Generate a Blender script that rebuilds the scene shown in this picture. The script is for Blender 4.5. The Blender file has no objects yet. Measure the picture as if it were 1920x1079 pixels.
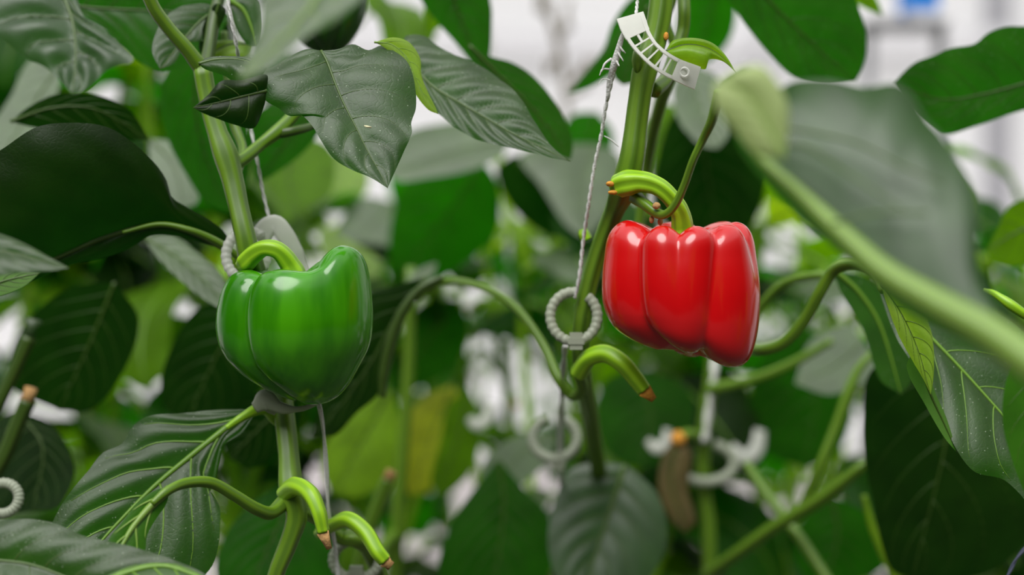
import bpy, math, random
from mathutils import Vector, Matrix, noise
C = bpy.context.scene.collection
R = math.radians
PI = math.pi
F = 2667.0            # focal length in pixels of the 1920 px frame (50 mm on 36 mm)
CZ = 1.10             # camera height
YF = 0.75             # distance of the two peppers

# ------------------------------------------------------------------ camera, light
cam = bpy.data.cameras.new('camera'); co = bpy.data.objects.new('camera', cam); C.objects.link(co)
cam.lens = 50; cam.sensor_width = 36; cam.clip_start = 0.02
co.location = (0, 0, CZ); co.rotation_euler = (R(90), 0, 0)
cam.dof.use_dof = True; cam.dof.focus_distance = 0.735; cam.dof.aperture_fstop = 2.7
bpy.context.scene.camera = co
vs = bpy.context.scene.view_settings
vs.view_transform = 'Standard'; vs.look = 'None'; vs.gamma = 1; vs.exposure = 0.10; vs.use_curve_mapping = False

W = bpy.data.worlds.new('sky'); bpy.context.scene.world = W; W.use_nodes = True
nt = W.node_tree; nt.nodes.clear()
wo = nt.nodes.new('ShaderNodeOutputWorld'); bg = nt.nodes.new('ShaderNodeBackground')
tc = nt.nodes.new('ShaderNodeTexCoord'); sx = nt.nodes.new('ShaderNodeSeparateXYZ')
rp = nt.nodes.new('ShaderNodeValToRGB'); rp.color_ramp.interpolation = 'EASE'
nt.links.new(tc.outputs['Generated'], sx.inputs[0])
mr = nt.nodes.new('ShaderNodeMapRange'); mr.inputs[1].default_value = -1; mr.inputs[2].default_value = 1
nt.links.new(sx.outputs[2], mr.inputs[0]); nt.links.new(mr.outputs[0], rp.inputs[0])
e = rp.color_ramp.elements
e[0].position = 0.48; e[0].color = (0.008, 0.010, 0.006, 1)
e[1].position = 0.93; e[1].color = (1.0, 0.99, 1.0, 1)
k = e.new(0.60); k.color = (0.016, 0.022, 0.010, 1)
k = e.new(0.72); k.color = (0.12, 0.13, 0.11, 1)
k = e.new(0.82); k.color = (0.75, 0.75, 0.75, 1)
# the far side of the house (+Y) is open towards bright white film
my = nt.nodes.new('ShaderNodeMapRange'); my.inputs[1].default_value = -0.1; my.inputs[2].default_value = 0.9
my.inputs[3].default_value = 0.0; my.inputs[4].default_value = 0.75
nt.links.new(sx.outputs[1], my.inputs[0])
mxw = nt.nodes.new('ShaderNodeMix'); mxw.data_type = 'RGBA'
nt.links.new(my.outputs[0], mxw.inputs[0]); nt.links.new(rp.outputs[0], mxw.inputs[6])
mxw.inputs[7].default_value = (1.0, 0.98, 0.95, 1)
nt.links.new(mxw.outputs[2], bg.inputs[0]); bg.inputs[1].default_value = 1.25
nt.links.new(bg.outputs[0], wo.inputs[0])

sun = bpy.data.lights.new('sun', 'SUN'); so = bpy.data.objects.new('sun', sun); C.objects.link(so)
sun.energy = 3.0; sun.angle = R(40); sun.color = (1.0, 0.98, 0.95)
so.rotation_euler = (R(38), R(-14), 0)

# ------------------------------------------------------------------ helpers
def tag(o, label=None, cat=None, group=None, kind=None):
    if label: o['label'] = label
    if cat: o['category'] = cat
    if group: o['group'] = group
    if kind: o['kind'] = kind
    return o

def empty(name, loc, label, cat, group=None):
    o = bpy.data.objects.new(name, None); C.objects.link(o); o.location = loc; o.empty_display_size = .02
    return tag(o, label, cat, group)

def P(u, v, Y=YF):
    return Vector(((u - 960) / F * Y, Y, CZ - (v - 539.5) / F * Y))

def px(w, Y=YF):
    return w / F * Y

def spline(pts, n):
    """Catmull-Rom through pts (Vectors), resampled evenly by chord length to n points."""
    pts = [Vector(p) for p in pts]
    if len(pts) == 2: pts = [pts[0], (pts[0] + pts[1]) / 2, pts[1]]
    d = [0.0]
    for a, b in zip(pts, pts[1:]): d.append(d[-1] + max((b - a).length, 1e-9))
    out = []
    for i in range(n):
        t = d[-1] * i / (n - 1)
        j = 0
        while j < len(pts) - 2 and t > d[j + 1]: j += 1
        f = (t - d[j]) / (d[j + 1] - d[j])
        p1, p2 = pts[j], pts[j + 1]
        h = d[j + 1] - d[j]
        m1 = (p2 - pts[j - 1]) / (d[j + 1] - d[j - 1]) * h if j > 0 else (p2 - p1)
        m2 = (pts[j + 2] - p1) / (d[j + 2] - d[j]) * h if j + 2 < len(pts) else (p2 - p1)
        f2, f3 = f * f, f * f * f
        out.append((2 * f3 - 3 * f2 + 1) * p1 + (f3 - 2 * f2 + f) * m1 + (-2 * f3 + 3 * f2) * p2 + (f3 - f2) * m2)
    return out

class MB:
    def __init__(s): s.v = []; s.f = []; s.uv = []
    def grid(s, rows, closed=False, uvs=None):
        b = len(s.v); n = len(rows); m = len(rows[0])
        for i, r in enumerate(rows):
            for j, p in enumerate(r):
                s.v.append(tuple(p)); s.uv.append(uvs[i][j] if uvs else (j / max(m - 1, 1), i / max(n - 1, 1)))
        mm = m if closed else m - 1
        for i in range(n - 1):
            for j in range(mm):
                k = (j + 1) % m
                s.f.append((b + i * m + j, b + i * m + k, b + (i + 1) * m + k, b + (i + 1) * m + j))
        return b
    def tube(s, pts, rad, seg=10, ridge=0.0, nr=5, n=None, cap=True, flat=1.0, up=None):
        if n: 
            if isinstance(rad, (int, float)): rad = [rad] * len(pts)
            q = spline([Vector((r, 0, 0)) for r in rad], n) if len(rad) > 1 else None
            # radii follow the chord-length parameter of the points
            d = [0.0]
            for a, b in zip(pts, pts[1:]): d.append(d[-1] + (Vector(b) - Vector(a)).length)
            rr = []
            for i in range(n):
                t = d[-1] * i / (n - 1); j = 0
                while j < len(pts) - 2 and t > d[j + 1]: j += 1
                f = (t - d[j]) / max(d[j + 1] - d[j], 1e-9); f = f * f * (3 - 2 * f)
                rr.append(rad[j] * (1 - f) + rad[j + 1] * f)
            pts = spline(pts, n); rad = rr
        elif isinstance(rad, (int, float)): rad = [rad] * len(pts)
        N = len(pts); T = []
        for i in range(N):
            T.append((pts[min(i + 1, N - 1)] - pts[max(i - 1, 0)]).normalized())
        a = up if up else (Vector((0, 1, 0)) if abs(T[0].y) < .9 else Vector((1, 0, 0)))
        u = (a - T[0] * a.dot(T[0])).normalized()
        rows = []
        for i in range(N):
            u = (u - T[i] * u.dot(T[i])).normalized(); w = T[i].cross(u)
            row = []
            for j in range(seg):
                th = 2 * PI * j / seg
                r = rad[i] * (1 + ridge * math.cos(nr * th))
                row.append(pts[i] + u * (math.cos(th) * r * flat) + w * (math.sin(th) * r))
            rows.append(row)
        b = s.grid(rows, closed=True)
        if cap:
            s.f.append(tuple(b + j for j in range(seg))[::-1])
            s.f.append(tuple(b + (N - 1) * seg + j for j in range(seg)))
    def box(s, c, ax, ay, az, hx, hy, hz):
        b = len(s.v)
        for i in (-1, 1):
            for j in (-1, 1):
                for k in (-1, 1):
                    s.v.append(tuple(c + ax * i * hx + ay * j * hy + az * k * hz)); s.uv.append((0, 0))
        for q in ((0, 1, 3, 2), (4, 6, 7, 5), (0, 4, 5, 1), (2, 3, 7, 6), (0, 2, 6, 4), (1, 5, 7, 3)):
            s.f.append(tuple(b + x for x in q))
    def build(s, name, mat, parent=None, smooth=True):
        me = bpy.data.meshes.new(name); me.from_pydata(s.v, [], s.f)
        uvl = me.uv_layers.new(name='UVMap')
        for l in me.loops: uvl.data[l.index].uv = s.uv[l.vertex_index]
        if smooth: me.polygons.foreach_set('use_smooth', [True] * len(me.polygons))
        me.materials.append(mat); me.update()
        o = bpy.data.objects.new(name, me); C.objects.link(o)
        if parent:
            o.parent = parent
            pl = parent; off = Vector((0, 0, 0))
            while pl: off += Vector(pl.location); pl = pl.parent
            if off.length > 0:
                me.transform(Matrix.Translation(-off))
        return o

# ------------------------------------------------------------------ materials
def nodes(name):
    m = bpy.data.materials.new(name); m.use_nodes = True
    t = m.node_tree; t.nodes.clear()
    return m, t, (lambda k: t.nodes.new('ShaderNode' + k)), t.links.new

def mixc(N, K, f, a, b):
    x = N('Mix'); x.data_type = 'RGBA'
    for i, q in ((0, f), (6, a), (7, b)):
        if isinstance(q, (int, float)): x.inputs[i].default_value = q
        elif isinstance(q, tuple): x.inputs[i].default_value = q if len(q) == 4 else (*q, 1)
        else: K(q, x.inputs[i])
    return x.outputs[2]

def leaf_mat(name, base, under, trans, fac=.34, rough=.42, spec=.6, bump=.07, spots=0.0):
    m, t, N, K = nodes(name)
    out = N('OutputMaterial'); pr = N('BsdfPrincipled'); tr = N('BsdfTranslucent'); mx = N('MixShader')
    tcn = N('TexCoord'); geo = N('NewGeometry')
    n1 = N('TexNoise'); n1.inputs['Scale'].default_value = 45; n1.inputs['Detail'].default_value = 3
    K(tcn.outputs['Object'], n1.inputs['Vector'])
    vor = N('TexVoronoi'); vor.feature = 'DISTANCE_TO_EDGE'; vor.inputs['Scale'].default_value = 330
    n2 = N('TexNoise'); n2.inputs['Scale'].default_value = 120
    K(tcn.outputs['Object'], n2.inputs['Vector'])
    vm = N('VectorMath'); vm.operation = 'MULTIPLY_ADD'; vm.inputs[1].default_value = (.004,) * 3
    K(n2.outputs['Color'], vm.inputs[0]); K(tcn.outputs['Object'], vm.inputs[2])
    K(vm.outputs[0], vor.inputs['Vector'])
    edge = N('MapRange'); edge.inputs[1].default_value = 0; edge.inputs[2].default_value = .12
    K(vor.outputs['Distance'], edge.inputs[0])
    mn = N('MapRange'); mn.inputs[1].default_value = .3; mn.inputs[2].default_value = .7
    K(n1.outputs['Fac'], mn.inputs[0])
    c = mixc(N, K, mn.outputs[0], tuple(x * .72 for x in base), tuple(x * 1.25 for x in base))
    ed = N('Math'); ed.operation = 'MULTIPLY_ADD'; ed.inputs[1].default_value = -.16; ed.inputs[2].default_value = .16
    K(edge.outputs[0], ed.inputs[0])
    c = mixc(N, K, ed.outputs[0], c, tuple(min(1, x * 2.5) for x in base))
    c = mixc(N, K, geo.outputs['Backfacing'], c, under)
    if spots:
        v2 = N('TexVoronoi'); v2.inputs['Scale'].default_value = 330; K(tcn.outputs['Object'], v2.inputs['Vector'])
        lt = N('Math'); lt.operation = 'LESS_THAN'; lt.inputs[1].default_value = .09 * spots
        K(v2.outputs['Distance'], lt.inputs[0])
        c = mixc(N, K, lt.outputs[0], c, (.35, .42, .3))
    K(c, pr.inputs['Base Color'])
    rr = mixc(N, K, geo.outputs['Backfacing'], (rough,) * 3, (.7,) * 3)
    K(rr, pr.inputs['Roughness']); pr.inputs['Specular IOR Level'].default_value = spec
    b = N('Bump'); b.inputs['Strength'].default_value = bump; b.inputs['Distance'].default_value = .0009
    hs = N('Math'); hs.operation = 'MULTIPLY_ADD'; hs.inputs[1].default_value = .8
    K(n1.outputs['Fac'], hs.inputs[0]); K(edge.outputs[0], hs.inputs[2])
    K(hs.outputs[0], b.inputs['Height']); K(b.outputs[0], pr.inputs['Normal'])
    tcl = mixc(N, K, mn.outputs[0], tuple(x * .75 for x in trans), trans)
    tcl = mixc(N, K, ed.outputs[0], tcl, tuple(x * .35 for x in trans))
    K(tcl, tr.inputs['Color'])
    mx.inputs[0].default_value = fac
    K(pr.outputs[0], mx.inputs[1]); K(tr.outputs[0], mx.inputs[2]); K(mx.outputs[0], out.inputs[0])
    return m

M = {}
M['leaf'] = leaf_mat('pepper_leaf', (.021, .048, .004), (.07, .14, .015), (.03, .40, .001), spots=1)
M['leaf_shaded'] = leaf_mat('pepper_leaf_shaded', (.008, .019, .002), (.03, .07, .008), (.008, .12, .001), fac=.26, spec=.22, rough=.38)  # darkened copy of the leaf green, shade put into the colour
M['leaf_pale_sheen'] = leaf_mat('pepper_leaf_pale_sheen', (.060, .095, .036), (.20, .30, .08), (.12, .50, .02), rough=.48, spec=.9)  # base paled to stand for the sky's sheen on the blade
M['leaf_grey_sheen'] = leaf_mat('pepper_leaf_grey_sheen', (.034, .066, .024), (.16, .25, .07), (.06, .34, .01), rough=.44, spec=.75)  # greyed base, carries part of the sky sheen as colour
M['leaf_curl'] = leaf_mat('pepper_leaf_curled_underside', (.40, .50, .20), (.40, .50, .20), (.40, .6, .12), rough=.6, fac=.25)
M['leaf_mid'] = leaf_mat('pepper_leaf_mid', (.034, .10, .006), (.10, .21, .03), (.09, .55, .002))
M['back_leaf'] = leaf_mat('background_leaf', (.014, .050, .003), (.06, .15, .01), (.035, .45, .001), fac=.42, spec=.15, rough=.5)
M['back_leaf_mid'] = leaf_mat('background_leaf_lighter', (.07, .15, .003), (.16, .28, .015), (.26, .66, .002), fac=.45, spec=.25, rough=.5)
M['back_leaf_shaded'] = leaf_mat('background_leaf_shaded', (.007, .022, .002), (.03, .07, .008), (.008, .12, .001), fac=.28, spec=.1, rough=.5)  # background leaf with the shade between plants painted into its green
M['leaf_young'] = leaf_mat('pepper_leaf_young', (.18, .34, .015), (.26, .42, .05), (.50, .85, .01), fac=.5)
M['leaf_yellow'] = leaf_mat('pepper_leaf_yellow', (.30, .34, .02), (.34, .38, .05), (.85, .85, .01), fac=.55)
M['leaf_brown'] = leaf_mat('withered_leaf', (.10, .07, .02), (.14, .10, .04), (.25, .18, .03), fac=.2, rough=.8)

def stem_mat(name, a, b, rough=.42, nr=5, groove=.7):
    m, t, N, K = nodes(name)
    out = N('OutputMaterial'); pr = N('BsdfPrincipled'); uv = N('UVMap'); sp = N('SeparateXYZ')
    K(uv.outputs[0], sp.inputs[0]); tcn = N('TexCoord')
    mu = N('Math'); mu.operation = 'MULTIPLY'; mu.inputs[1].default_value = 2 * PI * nr; K(sp.outputs[0], mu.inputs[0])
    cs = N('Math'); cs.operation = 'COSINE'; K(mu.outputs[0], cs.inputs[0])
    nz = N('TexNoise'); nz.inputs['Scale'].default_value = 60; K(tcn.outputs['Object'], nz.inputs['Vector'])
    ad = N('Math'); ad.operation = 'ADD'; K(cs.outputs[0], ad.inputs[0]); K(nz.outputs['Fac'], ad.inputs[1])
    mrr = N('MapRange'); mrr.inputs[1].default_value = -.2; mrr.inputs[2].default_value = 1.1; K(ad.outputs[0], mrr.inputs[0])
    K(mixc(N, K, mrr.outputs[0], tuple((x * .55 + y * .45) * (groove * .3 + .7) for x, y in zip(b, a)), a), pr.inputs['Base Color'])
    pr.inputs['Roughness'].default_value = rough
    pr.inputs['Subsurface Weight'].default_value = .15; pr.inputs['Subsurface Radius'].default_value = (.3, .6, .1)
    pr.inputs['Subsurface Scale'].default_value = .003
    bm = N('Bump'); bm.inputs['Strength'].default_value = .2; bm.inputs['Distance'].default_value = .001
    K(nz.outputs['Fac'], bm.inputs['Height']); K(bm.outputs[0], pr.inputs['Normal'])
    K(pr.outputs[0], out.inputs[0])
    return m
M['stem'] = stem_mat('green_stem', (.13, .25, .012), (.05, .13, .006))
M['stem_dark'] = stem_mat('dark_stem', (.05, .10, .008), (.02, .05, .004))  # stem green darkened for stalks dim in shade; also used for dark veins
M['stem_bright'] = stem_mat('bright_stem', (.30, .55, .012), (.14, .34, .006))
M['vein'] = stem_mat('leaf_vein', (.055, .11, .014), (.05, .10, .012), groove=1)
M['vein_bright'] = stem_mat('leaf_vein_bright', (.13, .27, .02), (.11, .23, .015), groove=1)
M['vein_pale'] = stem_mat('leaf_vein_pale', (.20, .33, .06), (.17, .29, .04), groove=1)

def plain(name, col, rough=.5, spec=.5, trans=0, bump=0, scale=80, coat=0, vary=.15, sss=0):
    m, t, N, K = nodes(name)
    out = N('OutputMaterial'); pr = N('BsdfPrincipled'); tcn = N('TexCoord')
    nz = N('TexNoise'); nz.inputs['Scale'].default_value = scale; nz.inputs['Detail'].default_value = 4
    K(tcn.outputs['Object'], nz.inputs['Vector'])
    K(mixc(N, K, nz.outputs['Fac'], tuple(x * (1 - vary) for x in col), tuple(min(1, x * (1 + vary)) for x in col)), pr.inputs['Base Color'])
    pr.inputs['Roughness'].default_value = rough; pr.inputs['Specular IOR Level'].default_value = spec
    pr.inputs['Coat Weight'].default_value = coat; pr.inputs['Coat Roughness'].default_value = .12
    if sss:
        pr.inputs['Subsurface Weight'].default_value = sss; pr.inputs['Subsurface Radius'].default_value = (1, .4, .3)
        pr.inputs['Subsurface Scale'].default_value = .004
    if bump:
        b = N('Bump'); b.inputs['Strength'].default_value = bump; b.inputs['Distance'].default_value = .001
        K(nz.outputs['Fac'], b.inputs['Height']); K(b.outputs[0], pr.inputs['Normal'])
    if trans:
        tr = N('BsdfTranslucent'); tr.inputs[0].default_value = (*col, 1); mx = N('MixShader'); mx.inputs[0].default_value = trans
        K(pr.outputs[0], mx.inputs[1]); K(tr.outputs[0], mx.inputs[2]); K(mx.outputs[0], out.inputs[0])
    else: K(pr.outputs[0], out.inputs[0])
    return m
M['red'] = plain('red_pepper_skin', (.56, .002, .004), rough=.22, coat=.5, scale=25, vary=.12, bump=.04, sss=.1)
M['clip'] = plain('white_clip_plastic', (.80, .81, .76), rough=.35, trans=.5)
M['clip_grey'] = plain('grey_clip_plastic', (.38, .42, .32), rough=.45, trans=.25)  # darker, greyer version of the clip plastic
M['twine'] = plain('white_twine', (.66, .66, .64), rough=.8, scale=900, vary=.3, bump=.6)
M['tip'] = plain('dry_cut_tip', (.42, .24, .09), rough=.85, scale=400, vary=.6, bump=.8)
M['tip_orange'] = plain('dry_orange_tip', (.62, .27, .03), rough=.8, scale=400, vary=.5, bump=.8)
M['wire'] = plain('dark_wire', (.05, .06, .10), rough=.5)
M['floor'] = plain('white_ground_cover', (.38, .345, .35), rough=.9, scale=3, vary=.15)
M['floor_shade'] = plain('unseen_shaded_ground', (.035, .032, .028), rough=.9, scale=6, vary=.4)  # canopy shade put into the ground colour, cuts reflections in the peppers
M['film'] = plain('white_film', (.92, .92, .93), rough=.8, trans=.5, scale=2, vary=.03)
M['metal'] = plain('grey_galvanised_steel', (.35, .35, .38), rough=.5)
M['white_metal'] = plain('white_painted_steel', (.75, .75, .78), rough=.5)
M['blue'] = plain('blue_board', (.0, .22, .75), rough=.5)
M['twig'] = plain('dry_twig', (.22, .19, .14), rough=.9)
M['speck'] = plain('dried_petal', (.75, .72, .45), rough=.8)

def green_pepper_mat(name, a, b):
    m, t, N, K = nodes(name)
    out = N('OutputMaterial'); pr = N('BsdfPrincipled'); tcn = N('TexCoord')
    mp = N('Mapping'); mp.inputs['Scale'].default_value = (90, 90, 12); K(tcn.outputs['Object'], mp.inputs[0])
    nz = N('TexNoise'); nz.inputs['Scale'].default_value = 1; nz.inputs['Detail'].default_value = 3; K(mp.outputs[0], nz.inputs['Vector'])
    mm = N('MapRange'); mm.inputs[1].default_value = .35; mm.inputs[2].default_value = .68; K(nz.outputs['Fac'], mm.inputs[0])
    K(mixc(N, K, mm.outputs[0], a, b), pr.inputs['Base Color'])
    pr.inputs['Roughness'].default_value = .2; pr.inputs['Coat Weight'].default_value = .3; pr.inputs['Specular IOR Level'].default_value = .4; pr.inputs['Coat Roughness'].default_value = .1
    pr.inputs['Subsurface Weight'].default_value = .12; pr.inputs['Subsurface Radius'].default_value = (.4, 1, .2); pr.inputs['Subsurface Scale'].default_value = .004
    K(pr.outputs[0], out.inputs[0]); return m
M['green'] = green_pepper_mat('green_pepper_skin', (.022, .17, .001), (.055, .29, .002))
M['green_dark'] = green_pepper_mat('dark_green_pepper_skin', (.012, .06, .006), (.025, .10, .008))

# ------------------------------------------------------------------ leaves
def surf(Mp, Lp, Rp, n, m, bulge=0., quilt=0., K=7, slant=.3, wave=0., wph=0., orient=None):
    """grid of points over midrib Mp and margins Lp / Rp"""
    A = spline(Mp, n); Lh = spline([Mp[0]] + Lp + [Mp[-1]], n); Rh = spline([Mp[0]] + Rp + [Mp[-1]], n)
    nrm = Vector((0, 0, 0))
    for i in range(n - 1): nrm += (Rh[i] - Lh[i]).cross(A[i + 1] - A[i])
    nrm.normalize()
    if orient is not None and nrm.dot(orient) < 0: nrm = -nrm
    rows = []
    for i in range(n):
        t = i / (n - 1); row = []
        tan = (A[min(i + 1, n - 1)] - A[max(i - 1, 0)]).normalized()
        for j in range(-m, m + 1):
            s = abs(j) / m; E = (Lh if j < 0 else Rh)[i]
            d = E - A[i]; wd = d.length
            p = A[i].lerp(E, s)
            ln = d.cross(tan) if wd > 1e-6 else nrm
            ln = ln.normalized() if ln.length > 1e-9 else nrm
            if ln.dot(nrm) < 0: ln = -ln
            ln = (ln + nrm).normalized()
            taper = min(1, wd / .02)
            p = p + ln * (bulge * wd * 4 * s * (1 - s) * .5)
            q = (t - slant * s ** 1.3) * K + (.5 if j < 0 else 0)
            p = p + ln * (quilt * taper * (abs(math.sin(PI * q)) ** .8 - .5) * min(1, s * 4) * (1 - .6 * s * s))
            p = p + ln * (wave * taper * s ** 3 * math.sin(t * 19 + (2.1 if j < 0 else 0) + wph) )
            row.append(p)
        rows.append(row)
    return rows, nrm

def samp(rows, s, t):
    n = len(rows); m2 = len(rows[0]); x = max(0, min(1, t)) * (n - 1); y = (s * .5 + .5) * (m2 - 1)
    i = min(int(x), n - 2); j = min(int(y), m2 - 2); f = x - i; g = y - j
    return (rows[i][j] * (1 - f) + rows[i + 1][j] * f) * (1 - g) + (rows[i][j + 1] * (1 - f) + rows[i + 1][j + 1] * f) * g

def leaf_from_rails(Mp, Lp, Rp, mat, parent, veins=True, vr=.0009, vmat='vein', n=44, m=12, label=None,
                    toward=None, under=False, side_veins=True, K=7, slant=.3, name='leaf', **kw):
    rows, nrm = surf(Mp, Lp, Rp, n, m, K=K, slant=slant, orient=toward, **kw)
    mb = MB(); mb.grid(rows)
    # face direction: the grid's own normal is (along columns x rows); make the upper face look along nrm
    a = rows[n // 2][m + 1] - rows[n // 2][m - 1]; b = rows[n // 2 + 1][m] - rows[n // 2 - 1][m]
    g = a.cross(b); want = -nrm if under else nrm
    if g.dot(want) < 0: mb.f = [q[::-1] for q in mb.f]
    o = mb.build(name, mat, parent)
    if label: o['label'] = label
    if veins:
        vb = MB()
        mid = [samp(rows, 0, i / 30) for i in range(31)]
        vb.tube(mid, [vr * (1.25 - 1.0 * (i / 30)) for i in range(31)], seg=6)
        if side_veins:
            for j in range(K):
                for sd in (-1, 1):
                    t0 = (j + (.5 if sd < 0 else 0)) / K
                    if t0 < .04 or t0 > .9: continue
                    pts = []
                    for q in range(13):
                        s = q / 12 * .9; pts.append(samp(rows, s * sd, t0 + slant * s ** 1.3))
                        if t0 + slant * s ** 1.3 > .98: break
                    if len(pts) > 3:
                        L = len(pts)
                        vb.tube(pts, [vr * .48 * (1 - .8 * i / (L - 1)) * (1 - .4 * t0) for i in range(L)], seg=5)
        vb.build('vein', M[vmat], o)
    return o

CAMD = Vector((0, -1, 0))
def leaf(plant, Y0, tilt, roll, mid, left, right, mat='leaf', keel=0., kwl=None, **kw):
    """leaf traced in the photograph, on a plane through distance Y0 that leans back by tilt and turns by roll"""
    us = [p[0] for p in mid]; vs_ = [p[1] for p in mid]
    uc = (min(us) + max(us)) / 2; vc = (min(vs_) + max(vs_)) / 2
    sc = Y0 / F
    def pt(p, e=0):
        Y = Y0 + tilt * (-(p[1] - vc) * sc) + roll * ((p[0] - uc) * sc) + (p[2] if len(p) > 2 else 0) + e
        return P(p[0], p[1], Y)
    kw.setdefault('toward', CAMD)
    return leaf_from_rails([pt(p) for p in mid], [pt(p, keel) for p in left], [pt(p, keel) for p in right], M[mat], plant, **kw)

def stalk(plant, pts, name='petiole', mat='stem', seg=12, ridge=.06, n=None, label=None, nr=5):
    """tube through (u, v, Y, width px)"""
    mb = MB()
    mb.tube([P(p[0], p[1], p[2]) for p in pts], [px(p[3], p[2]) / 2 for p in pts], seg=seg, ridge=ridge, nr=nr, n=n or 10 * len(pts))
    o = mb.build(name, M[mat], plant)
    if label: o['label'] = label
    return o

def knob(mb, c, r, sq=(1, 1, 1), seed=0):
    rows = []
    for i in range(9):
        a = PI * i / 8; rows.append([c + Vector((math.sin(a) * math.cos(b) * r * sq[0], math.sin(a) * math.sin(b) * r * sq[1], math.cos(a) * r * sq[2])) *
            1 + noise.noise_vector(Vector((a * 2 + seed, b, 0))) * r * .12 for b in [2 * PI * j / 12 for j in range(12)]])
    mb.grid(rows, closed=True)

# ------------------------------------------------------------------ setting
def quad_box(name, x0, x1, y0, y1, z0, z1, mat, kind='structure', parent=None):
    mb = MB(); mb.box(Vector(((x0 + x1) / 2, (y0 + y1) / 2, (z0 + z1) / 2)), Vector((1, 0, 0)), Vector((0, 1, 0)), Vector((0, 0, 1)),
                      (x1 - x0) / 2, (y1 - y0) / 2, (z1 - z0) / 2)
    o = mb.build(name, M[mat], parent, smooth=False)
    if kind: o['kind'] = kind
    return o
quad_box('floor', -7, 7, 2.6, 9.2, -.1, 0, 'floor')
quad_box('floor', -7, 7, -4, 2.6, -.1, 0, 'floor_shade')  # near floor, out of view, coloured dark in place of shade
quad_box('wall_back', -7, 7, 9.0, 9.04, 0, 4.2, 'film')
for i, x in enumerate((-4.6, -1.7, 1.55, 3.05, 5.9)):
    quad_box('trim_%d' % (i + 1), x - (.07 if i == 3 else .03), x + (.07 if i == 3 else .03), 8.9, 8.98, 0, 4.2, 'metal' if i == 3 else 'white_metal')
quad_box('trim_6', -7, 7, 8.86, 8.9, 2.62, 2.70, 'white_metal')
# overhead crop wires that carry the twines
for i, y in enumerate((.78, 1.35, 2.1)):
    mb = MB(); mb.tube([Vector((-3, y, 2.6)), Vector((3, y, 2.6))], .003, seg=6); mb.build('trim_%d' % (7 + i), M['metal'])['kind'] = 'structure'

# ------------------------------------------------------------------ bell peppers
def pepper(label, Y, prof, grooves, tiltz, mat, cav, shoulder=None, dip=75, bot=80, group=None, depth=.92):
    """prof: list of (v, left u, right u) down the silhouette; grooves: (angle deg, depth, width deg, top-only)"""
    z0, z1 = prof[0][0], prof[-1][0]
    uc = sum((p[1] + p[2]) / 2 for p in prof) / len(prof)
    e0 = P(uc, z0, Y)
    root = empty('bell_pepper', P(uc, z1, Y), label, 'bell pepper', group)
    sc = Y / F
    def at(tab, v, k):
        for a, b in zip(tab, tab[1:]):
            if a[0] <= v <= b[0]:
                f = (v - a[0]) / (b[0] - a[0]); return a[k] * (1 - f) + b[k] * f
        return tab[-1][k] if v > tab[-1][0] else tab[0][k]
    # smooth profile
    ps = spline([Vector((p[0], p[1], p[2])) for p in prof], 70)
    NA = 220; rows = []
    def gro(th, tz):
        g = 0
        for gg in grooves:
            a, d, w, top = gg[:4]; a = a + (gg[4] if len(gg) > 4 else 0) * tz
            x = math.degrees(abs((th - R(a) + PI) % (2 * PI) - PI))
            q = math.exp(-(math.sqrt(x * x + 4) - 2) / w)
            zz = 1 if not top else max(0, 1 - tz / top)
            g += d * q * zz
        return g
    topv = prof[0][0]; botv = prof[-1][0]
    # cavity rows (inside, from the stalk out to the rim)
    cw = (prof[0][2] - prof[0][1]) / 2; cu = (prof[0][1] + prof[0][2]) / 2
    def pos(th, u_c, rr, v, tz):
        g = gro(th, tz)
        r = rr * (1 - g)
        x = (u_c - 960) * sc + math.sin(th) * r * sc
        y = Y - math.cos(th) * r * sc * depth
        sh = shoulder(th) if shoulder else 0
        f = max(0, 1 - tz / .45)
        vv = v - sh * f * f + g * dip * max(0, 1 - tz / .35) ** 1.5 - g * bot * max(0, (tz - .7) / .3)
        vv += tiltz * math.sin(th) * rr / 150 * max(0, (tz - .55) / .45)
        return Vector((x, y, CZ - (vv - 539.5) * sc))
    for i in range(10):
        f = i / 10; rr = cw * (.12 + .88 * f)
        vv = topv + cav * (1 - f) ** 1.3 * (1 - .0 * f)
        rows.append([pos(2 * PI * j / NA, cu, rr, vv, 0) for j in range(NA)])
    for q in ps:
        tz = (q.x - topv) / (botv - topv)
        rows.append([pos(2 * PI * j / NA, (q.y + q.z) / 2, (q.z - q.y) / 2, q.x, tz) for j in range(NA)])
    last = ps[-1]
    for i in range(1, 7):
        f = 1 - i / 6.0
        rows.append([pos(2 * PI * j / NA, (last.y + last.z) / 2, (last.z - last.y) / 2 * max(f, .01), last.x - 10 * math.sin(PI * .5 * (1 - f)), 1) for j in range(NA)])
    mb = MB(); mb.grid(rows, closed=True); mb.f = [q[::-1] for q in mb.f]
    body = mb.build('body', M[mat], root)
    return root, Vector(((cu - 960) * sc, Y, CZ - (topv + cav - 539.5) * sc))

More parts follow.
